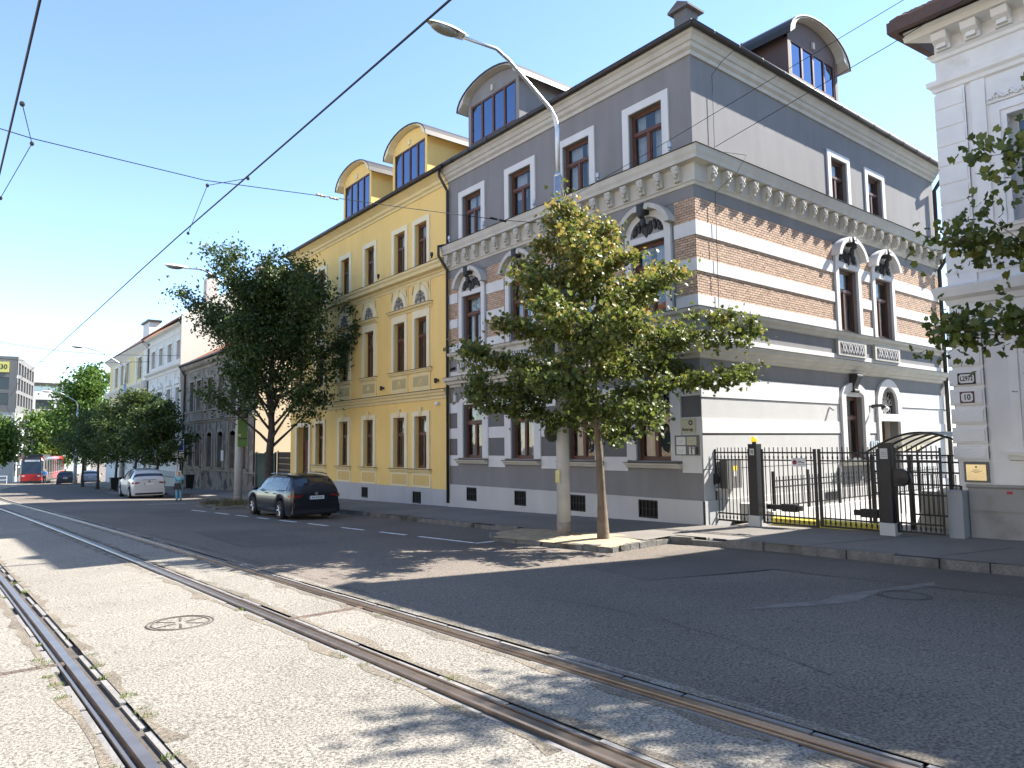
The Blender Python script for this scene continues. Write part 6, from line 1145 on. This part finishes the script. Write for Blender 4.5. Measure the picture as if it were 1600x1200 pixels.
        mb = MB(); mb.ball(P(s*(hw+.09), yr+L_*.655, .99*kz), (.11, .07, .075), 8, 6); build('mirror', mb, PLBLK if not chrome else paint, th, smooth=True)
        for yy in (.28, .46): mb = MB(); mb.box8([P(s*(hw*.985+d1), yr+L_*yy+d2, .84*kz+d3) for d3 in (0, .03) for d1, d2 in ((0, 0), (.03*s*s, 0), (.03, .2), (0, .2))]) if s > 0 else mb.box8([P(s*hw*.985-d1, yr+L_*yy+d2, .84*kz+d3) for d3 in (0, .03) for d1, d2 in ((0, 0), (.03, 0), (.03, .2), (0, .2))]); build('door_handle', mb, paint, th)
        if chrome:
            P_ = [P(s*(hw*.965), yr+L_*t, float(np.interp(t, A[:, 0], A[:, 1]))*kz+.012) for t in (.11, .2, .3, .4, .5, .6, .66)]; top_ = [P(s*hw*(float(np.interp(t, A[:, 0], A[:, 3]))+.03), yr+L_*t, (float(np.interp(t, A[:, 0], A[:, 2]))*.88+float(np.interp(t, A[:, 0], A[:, 1]))*.12)*kz) for t in (.66, .6, .5, .4, .3, .2, .13)]
            mb = MB(); mb.tube(P_[::-1]+[Vector(top_[-1])+Vector((0, -.05, -.1))]+top_[::-1], .012, 5); build('window_trim', mb, CHROME, th)
            mb = MB(); mb.tube([P(s*hw*.7, yr+L_*t, float(np.interp(t, A[:, 0], A[:, 2]))*kz+.035) for t in (.13, .2, .32, .45, .53)], .018, 6); build('roof_rail', mb, CHROME, th)
    mb = MB(); mb.box(ox.x-hw*.9, ox.x+hw*.9, ox.y+yr-.05, ox.y+yr+.3, ox.z+.24, ox.z+.5*kz); mb.box(ox.x-hw*.86, ox.x+hw*.86, ox.y+yr-.075, ox.y+yr+.2, ox.z+.5*kz, ox.z+.6*kz); build('rear_bumper', mb, paint if bin_low is None else bin_low, th)
    mb = MB(); mb.box(ox.x-hw*.8, ox.x+hw*.8, ox.y+yr-.06, ox.y+yr-.045, ox.z+.26, ox.z+.36); build('diffuser', mb, PLBLK, th)
    Tp_ = lambda u, w, z: P(u, yr-.03-w, z); mb = MB(); mb.fbox(Tp_, -.26, .26, 0, .012, .7*kz, .7*kz+.115); q = build('number_plate', mb, SIGNW, th); boxpart('blue_band', Tp_, q, mat('traffic_blue', (0,)*3), -.26, -.225, .012, .014, .7*kz, .7*kz+.115)
    if plate: lettering(plate, .095, Tp_, q, INK, .015, .013, .7*kz+.057, 1, .001, .95)
    mb = MB(); mb.lathe(P(0, yr+.0, .88*kz), [(.055, -.02), (.055, .01)], 14, 'y'); build('round_badge', mb, CHROME, th)
    mb = MB(); mb.tube([P(-hw*.4, yr+.03, .965*kz), P(hw*.4, yr+.03, .965*kz)], .012, 6); build('wiper', mb, PLBLK, th)
    mb = MB(); mb.tube([P(0, yr+L_*.2, 1.5*kz), P(0, yr+L_*.185, 1.56*kz)], [.025, .006], 6); build('roof_antenna', mb, PLBLK, th)
    return th
BLKP = mat('black_car_paint', (.006, .007, .011), .3, .02, 1, coat=.45, spec=.4); WHTP = mat('white_car_paint', (.55, .55, .54), .3, .02, coat=1.); GRYP = mat('dark_car_paint', (.02, .02, .023), .3, .02, coat=1.); SILP = mat('silver_blue_paint', (.40, .45, .52), .3, .02, coat=1.)
car('estate_car', 'black estate car with chrome trim parked at the kerb', (9.72, 23.75, roadz(9.7, 23.9)), BLKP, rz=.0)
suv = [(0, .84, .88, .86), (.012, .92, 1.0, .84), (.035, .98, 1.17, .8), (.09, 1.02, 1.40, .75), (.14, 1.03, 1.46, .74), (.25, 1.02, 1.50, .74), (.36, 1.0, 1.50, .74), (.48, .99, 1.48, .735), (.56, .98, 1.42, .73), (.64, .97, 1.26, .73), (.72, .96, 1.03, .77), (.745, .955, .99, .8), (.85, .91, .95, .82), (.94, .84, .87, .8), (.985, .7, .74, .74), (1., .52, .55, .7)]
car('parked_suv', 'white SUV parked under the small dark tree', (9.3, 46.6, roadz(9.3, 47)), WHTP, L_=4.5, Wd=1.84, H=1.72, wb=2.7, ro=.9, wr=.36, prof=suv, chrome=False, plate='', bin_low=None)
car('dark_car', 'dark car facing away beyond the tree trunks', (10.7, 95, roadz(10.7, 95)), GRYP, chrome=False, plate='', rz=-.2)
car('silver_car', 'pale silver blue car parked behind the far tree trunks', (13.4, 97, roadz(12.4, 97)), SILP, chrome=False, plate='', rz=-.2)
# tram
TR_ = thing('tram', 'red tram with dark windscreen at the end of the street', 'tram', (8.0, 103, roadz(8, 103))); TR_.rotation_euler = (0, 0, math.radians(-14)); TRED = mat('tram_red', (.42, .012, .016), .3, .02, coat=.6); TDRK = mat('tram_dark', (.03, .032, .036), .35, .05); ox = Vector(org(TR_)); TL = 16.
prf = [(0, .3, .92), (.04, .9, 1.1), (.12, 1.25, 1.2), (.5, 1.25, 1.25), (1., 1.25, 1.25)]
def trow(y, hw_, nose): return [(-hw_, y+nose*.0, .35), (-hw_, y, 1.15), (-hw_*.99, y+nose*.15, 1.2), (-hw_*.96, y+nose*.45, 2.75), (-hw_*.85, y+nose*.6, 3.15), (hw_*.85, y+nose*.6, 3.15), (hw_*.96, y+nose*.45, 2.75), (hw_*.99, y+nose*.15, 1.2), (hw_, y, 1.15), (hw_, y, .35)]
rws = [trow(0, 1.02, 1.), trow(.25, 1.18, .7), trow(.7, 1.25, .3), trow(1.4, 1.25, 0)]+[trow(y, 1.25, 0) for y in (4, 7.6, 8., 12, TL)]; V = [tuple(ox+Vector(p)) for r_ in rws for p in r_]
cl = {'lower_body': [], 'window_band': [], 'roof_red': [], 'roof': []}
for i in range(len(rws)-1):
    for k in range(9): cl['lower_body' if k in (0, 8) else 'window_band' if k in (1, 2, 6, 7) else 'roof_red' if k in (3, 5) else 'roof'].append((i*10+k, i*10+k+1, (i+1)*10+k+1, (i+1)*10+k))
mesh_obj('lower_body', V, cl['lower_body']+[(0, 1, 8, 9)], TRED, TR_); mesh_obj('window_band', V, cl['window_band'], mat('tram_glass', (.03, .036, .04), .08, 0, spec=.7), TR_); mesh_obj('roof_panels', V, cl['roof_red']+cl['roof'], TRED, TR_); mesh_obj('windscreen', V, [(1, 2, 7, 8), (2, 3, 6, 7)], CARG, TR_); mesh_obj('roof_front', V, [(3, 4, 5, 6)], TDRK, TR_)
for y in (1.6, 3.4, 5.2, 7., 8.6, 10.4, 12.2, 14):
    for s in (-1, 1): mb = MB(); mb.box(ox.x+s*1.25-.02, ox.x+s*1.25+.02, ox.y+y, ox.y+y+.22, ox.z+.9, ox.z+2.9); build('window_pillar', mb, TRED if y in (1.6, 7., 8.6, 14) else TDRK, TR_)
for s in (-1, 1): mb = MB(); mb.box(ox.x+s*.8-.14, ox.x+s*.8+.14, ox.y-.03, ox.y+.05, ox.z+.85, ox.z+1.0); build('headlight', mb, LAMPW, TR_)
mb = MB(); mb.box(ox.x-.75, ox.x+.75, ox.y+.38, ox.y+.48, ox.z+2.62, ox.z+2.84); build('destination_display', mb, mat('tram_display', (.6, .6, .6), .5, .2, 3), TR_); mb = MB(); mb.box(ox.x-1.1, ox.x+1.1, ox.y+.1, ox.y+TL-.1, ox.z+.12, ox.z+.4); build('skirt', mb, TDRK, TR_); mb = MB(); mb.box(ox.x-.8, ox.x+.8, ox.y+2, ox.y+7, ox.z+3.15, ox.z+3.45); build('roof_unit', mb, TDRK, TR_)
sf = thing('platform_fence', 'white railing at the tram stop in front of the office block', 'fence', (4, 99, roadz(4, 99)))
for k in range(9): mb = MB(); mb.box(-1+k*.8, -.95+k*.8, 99-.02, 99.02, roadz(4, 99), roadz(4, 99)+.9); build('post', mb, PLASTICW, sf)
for z in (.45, .88): mb = MB(); mb.box(-1, 5.5, 98.98, 99.02, roadz(4, 99)+z, roadz(4, 99)+z+.05); build('rail', mb, PLASTICW, sf)
# ------------------------------------------------------------ people
SKIN = mat('skin', (.50, .31, .22), .6, .03); HAIRB = mat('blonde_hair', (.75, .64, .45), .6, .15, 20); HAIRD = mat('dark_hair', (.03, .02, .015), .6, .1)
def skinned(name, verts, edges, mat_, parent, root=0, sub=2):
    ox = np.array(org(parent)); me = bpy.data.meshes.new(name); me.from_pydata([tuple(np.array(v[:3])) for v in verts], edges, []); me.materials.append(mat_); o = bpy.data.objects.new(name, me); COL.objects.link(o); o.parent = parent
    m = o.modifiers.new('skin', 'SKIN'); m.use_smooth_shade = True
    for i, v in enumerate(verts): r_ = v[3] if len(v) > 3 else .05; r2_ = v[4] if len(v) > 4 else r_; me.skin_vertices[0].data[i].radius = (r_, r2_); me.skin_vertices[0].data[i].use_root = (i == root)
    s = o.modifiers.new('sub', 'SUBSURF'); s.levels = sub; s.render_levels = sub
    dg = bpy.context.evaluated_depsgraph_get(); me2 = bpy.data.meshes.new_from_object(o.evaluated_get(dg)); o.modifiers.clear(); o.data = me2; me2.polygons.foreach_set('use_smooth', [True]*len(me2.polygons)); return o
def person(label, loc, rz, top, legs, hair, pose, long_hair=False, h=1.66, bag=None):
    th = thing('person', label, 'person', loc); th.rotation_euler = (0, 0, rz); k = h/1.7; la, ra = pose
    V = [(0, 0, .93, .13, .10), (0, 0, 1.12, .115, .085), (0, 0, 1.3, .14, .095), (0, 0, 1.42, .10, .075), (0, .0, 1.48, .048), (0, .015, 1.54, .062, .07), (0, .02, 1.60, .075, .088), (0, .015, 1.67, .062, .075)]
    E = [(i, i+1) for i in range(7)]
    def chain(start, pts):
        a = start
        for p in pts: V.append(p); E.append((a, len(V)-1)); a = len(V)-1
        return a
    for s in (-1, 1):
        chain(0, [(s*.09, 0, .86, .085), (s*.10, .02, .48, .058), (s*.10, -.01, .1, .042), (s*.105, .10, .035, .036), (s*.11, .17, .03, .026)])
    for s, arm in ((-1, la), (1, ra)):
        w = chain(3, [(s*.16, 0, 1.40, .055)]+[(s*p[0], p[1], p[2], p[3]) for p in arm]); wx = V[w]; pv = V[w-1]; d = Vector(wx[:3])-Vector(pv[:3]); d.normalize(); sv = Vector((0, 0, 1)).cross(d); sv = sv.normalized() if sv.length > .1 else Vector((1, 0, 0))
        palm = Vector(wx[:3])+d*.07; V.append((*palm, .026, .016)); E.append((w, len(V)-1)); pi = len(V)-1
        for f, (o_, ln) in enumerate(((-.028, .065), (-.01, .078), (.01, .074), (.027, .058))):
            a = palm+sv*o_+d*.02; V.append((*a, .0085)); E.append((pi, len(V)-1)); V.append((*(a+d*ln*.55+Vector((0, 0, -.012))), .0075)); E.append((len(V)-2, len(V)-1)); V.append((*(a+d*ln-Vector((0, 0, .03))), .006)); E.append((len(V)-2, len(V)-1))
        t_ = Vector(wx[:3])+d*.03-sv*.035; V.append((*t_, .009)); E.append((w, len(V)-1)); V.append((*(t_+d*.05-sv*.012), .0075)); E.append((len(V)-2, len(V)-1))
    V = [(v[0]*k, v[1]*k, v[2]*k, *[r*k for r in v[3:]]) for v in V]; bd = skinned('body', V, E, SKIN, th)
    # face
    mb = MB(); Q = lambda x, y, z: tuple(np.array(loc)+np.array((x, y, z))*k)
    ps_ = MB(); ps_.tube([Q(0, .095, 1.605), Q(0, .122, 1.575), Q(0, .1, 1.565)], [.008*k, .014*k, .008*k], 6); build('nose', ps_, SKIN, th, smooth=True)
    for s in (-1, 1): e = MB(); e.ball(Q(s*.03, .092, 1.61), .011*k, 6, 4); build('eye', e, INK, th); e = MB(); e.ball(Q(s*.078, .015, 1.595), (.012*k, .022*k, .032*k), 6, 5); build('ear', e, SKIN, th)
    e = MB(); e.tube([Q(-.022, .094, 1.545), Q(.022, .094, 1.545)], .006*k, 5); build('mouth', e, mat('lips', (.35, .12, .1), .5, 0), th)
    hv = [(0, -.02, 1.68, .085, .09), (0, -.045, 1.6, .085, .075), (0, -.06, 1.5, .075, .05), (0, -.07, 1.38 if long_hair else 1.5, .075 if long_hair else .05, .035)]; he = [(0, 1), (1, 2), (2, 3)]
    if long_hair:
        hv[0] = (0, -.005, 1.685, .1, .1)
        for s in (-1, 1): b_ = len(hv); hv += [(s*.072, .01, 1.6, .03, .05), (s*.085, .02, 1.48, .035, .045), (s*.08, .03, 1.38, .03, .035)]; he += [(1, b_), (b_, b_+1), (b_+1, b_+2)]
    hv = [(v[0]*k, v[1]*k, v[2]*k, v[3]*k, v[4]*k) for v in hv]; skinned('hair', hv, he, hair, th)
    # clothes follow the body a centimetre outside it
    tv = [(0, 0, .90, .15, .118), (0, 0, 1.12, .135, .105), (0, 0, 1.3, .155, .112), (0, 0, 1.43, .085, .078)]; te = [(0, 1), (1, 2), (2, 3)]
    for s, arm in ((-1, la), (1, ra)):
        tv.append((s*.165, 0, 1.395, .073)); te.append((2, len(tv)-1)); a = len(tv)-1
        for p in arm[:-1]: tv.append((s*p[0], p[1], p[2], p[3]+.02)); te.append((a, len(tv)-1)); a = len(tv)-1
        p, q = arm[-2] if len(arm) > 1 else arm[0], arm[-1]; tv.append((s*(p[0]*.2+q[0]*.8), p[1]*.2+q[1]*.8, p[2]*.2+q[2]*.8, q[3]+.016)); te.append((a, len(tv)-1))
    skinned('shirt', [(v[0]*k, v[1]*k, v[2]*k, *[r*k for r in v[3:]]) for v in tv], te, top, th)
    lv = [(0, 0, .96, .145, .115), (0, 0, .9, .15, .12)]; le = [(0, 1)]
    for s in (-1, 1): b = len(lv); lv += [(s*.09, 0, .82, .10), (s*.10, .02, .48, .078), (s*.10, -.01, .12, .068), (s*.1, 0, .06, .07)]; le += [(1, b), (b, b+1), (b+1, b+2), (b+2, b+3)]
    skinned('trousers', [(v[0]*k, v[1]*k, v[2]*k, *[r*k for r in v[3:]]) for v in lv], le, legs, th)
    for s in (-1, 1): e = MB(); e.ball(Q(s*.105, .06, .035), (.05*k, .13*k, .036*k), 8, 6); build('shoe', e, PLBLK, th, smooth=True)
    return th
bend = [(.22, .02, 1.17, .042), (.10, .17, 1.10, .030)]; up_ = [(.22, .06, 1.18, .042), (.13, .2, 1.40, .030)]; rel = [(.21, 0, 1.14, .042), (.22, .06, .9, .030)]
TURQ = mat('pale_turquoise_cloth', (.22, .50, .58), .85, .08, 8); JEAN = mat('pale_blue_jeans', (.16, .36, .50), .9, .15, 8); BLUS = mat('blue_shirt', (.1, .22, .42), .85, .1, 8); DNAV = mat('dark_trousers', (.03, .035, .05), .9, .1); WSH = mat('white_shirt', (.6, .6, .6), .85, .05); BEIG = mat('beige_trousers', (.35, .29, .2), .9, .1)
wz = roadz(9.75, 40.7)
person('blonde person in pale blue clothes with a dark bag crossing the road', (9.72, 40.7, wz), math.radians(150), TURQ, JEAN, HAIRB, (up_, bend), True, 1.62)
mb = MB(); c = Vector((9.72, 40.7, wz)); d = Vector((-.5, -.87, 0)); n = Vector((.87, -.5, 0)); hb = thing('handbag', 'large black handbag held by the blonde person', 'bag', tuple(c+d*.22+Vector((0, 0, .62)))); q = c+d*.24+Vector((0, 0, .62))
mb.box8([tuple(q+n*a*.19+d*b*.06) for a, b in ((-1, -1), (1, -1), (1, 1), (-1, 1))]+[tuple(q+n*a*.14+d*b*.035+Vector((0, 0, .34))) for a, b in ((-1, -1), (1, -1), (1, 1), (-1, 1))]); build('bag_body', mb, PLBLK, hb); mb = MB(); mb.tube([q+n*.13+Vector((0, 0, .33)), q+n*.08+Vector((0, 0, .5)), q-n*.08+Vector((0, 0, .5)), q-n*.13+Vector((0, 0, .33))], .012, 6); build('strap', mb, PLBLK, hb)
person('distant person in blue shirt waiting beside the tram', (9.1, 100, roadz(9.1, 100)), 2.8, BLUS, DNAV, HAIRD, (rel, rel), False, 1.78)
person('distant person in white shirt standing behind the tram front', (11.6, 104, roadz(11.6, 104)), 2.6, WSH, BEIG, HAIRD, (rel, bend), False, 1.75)
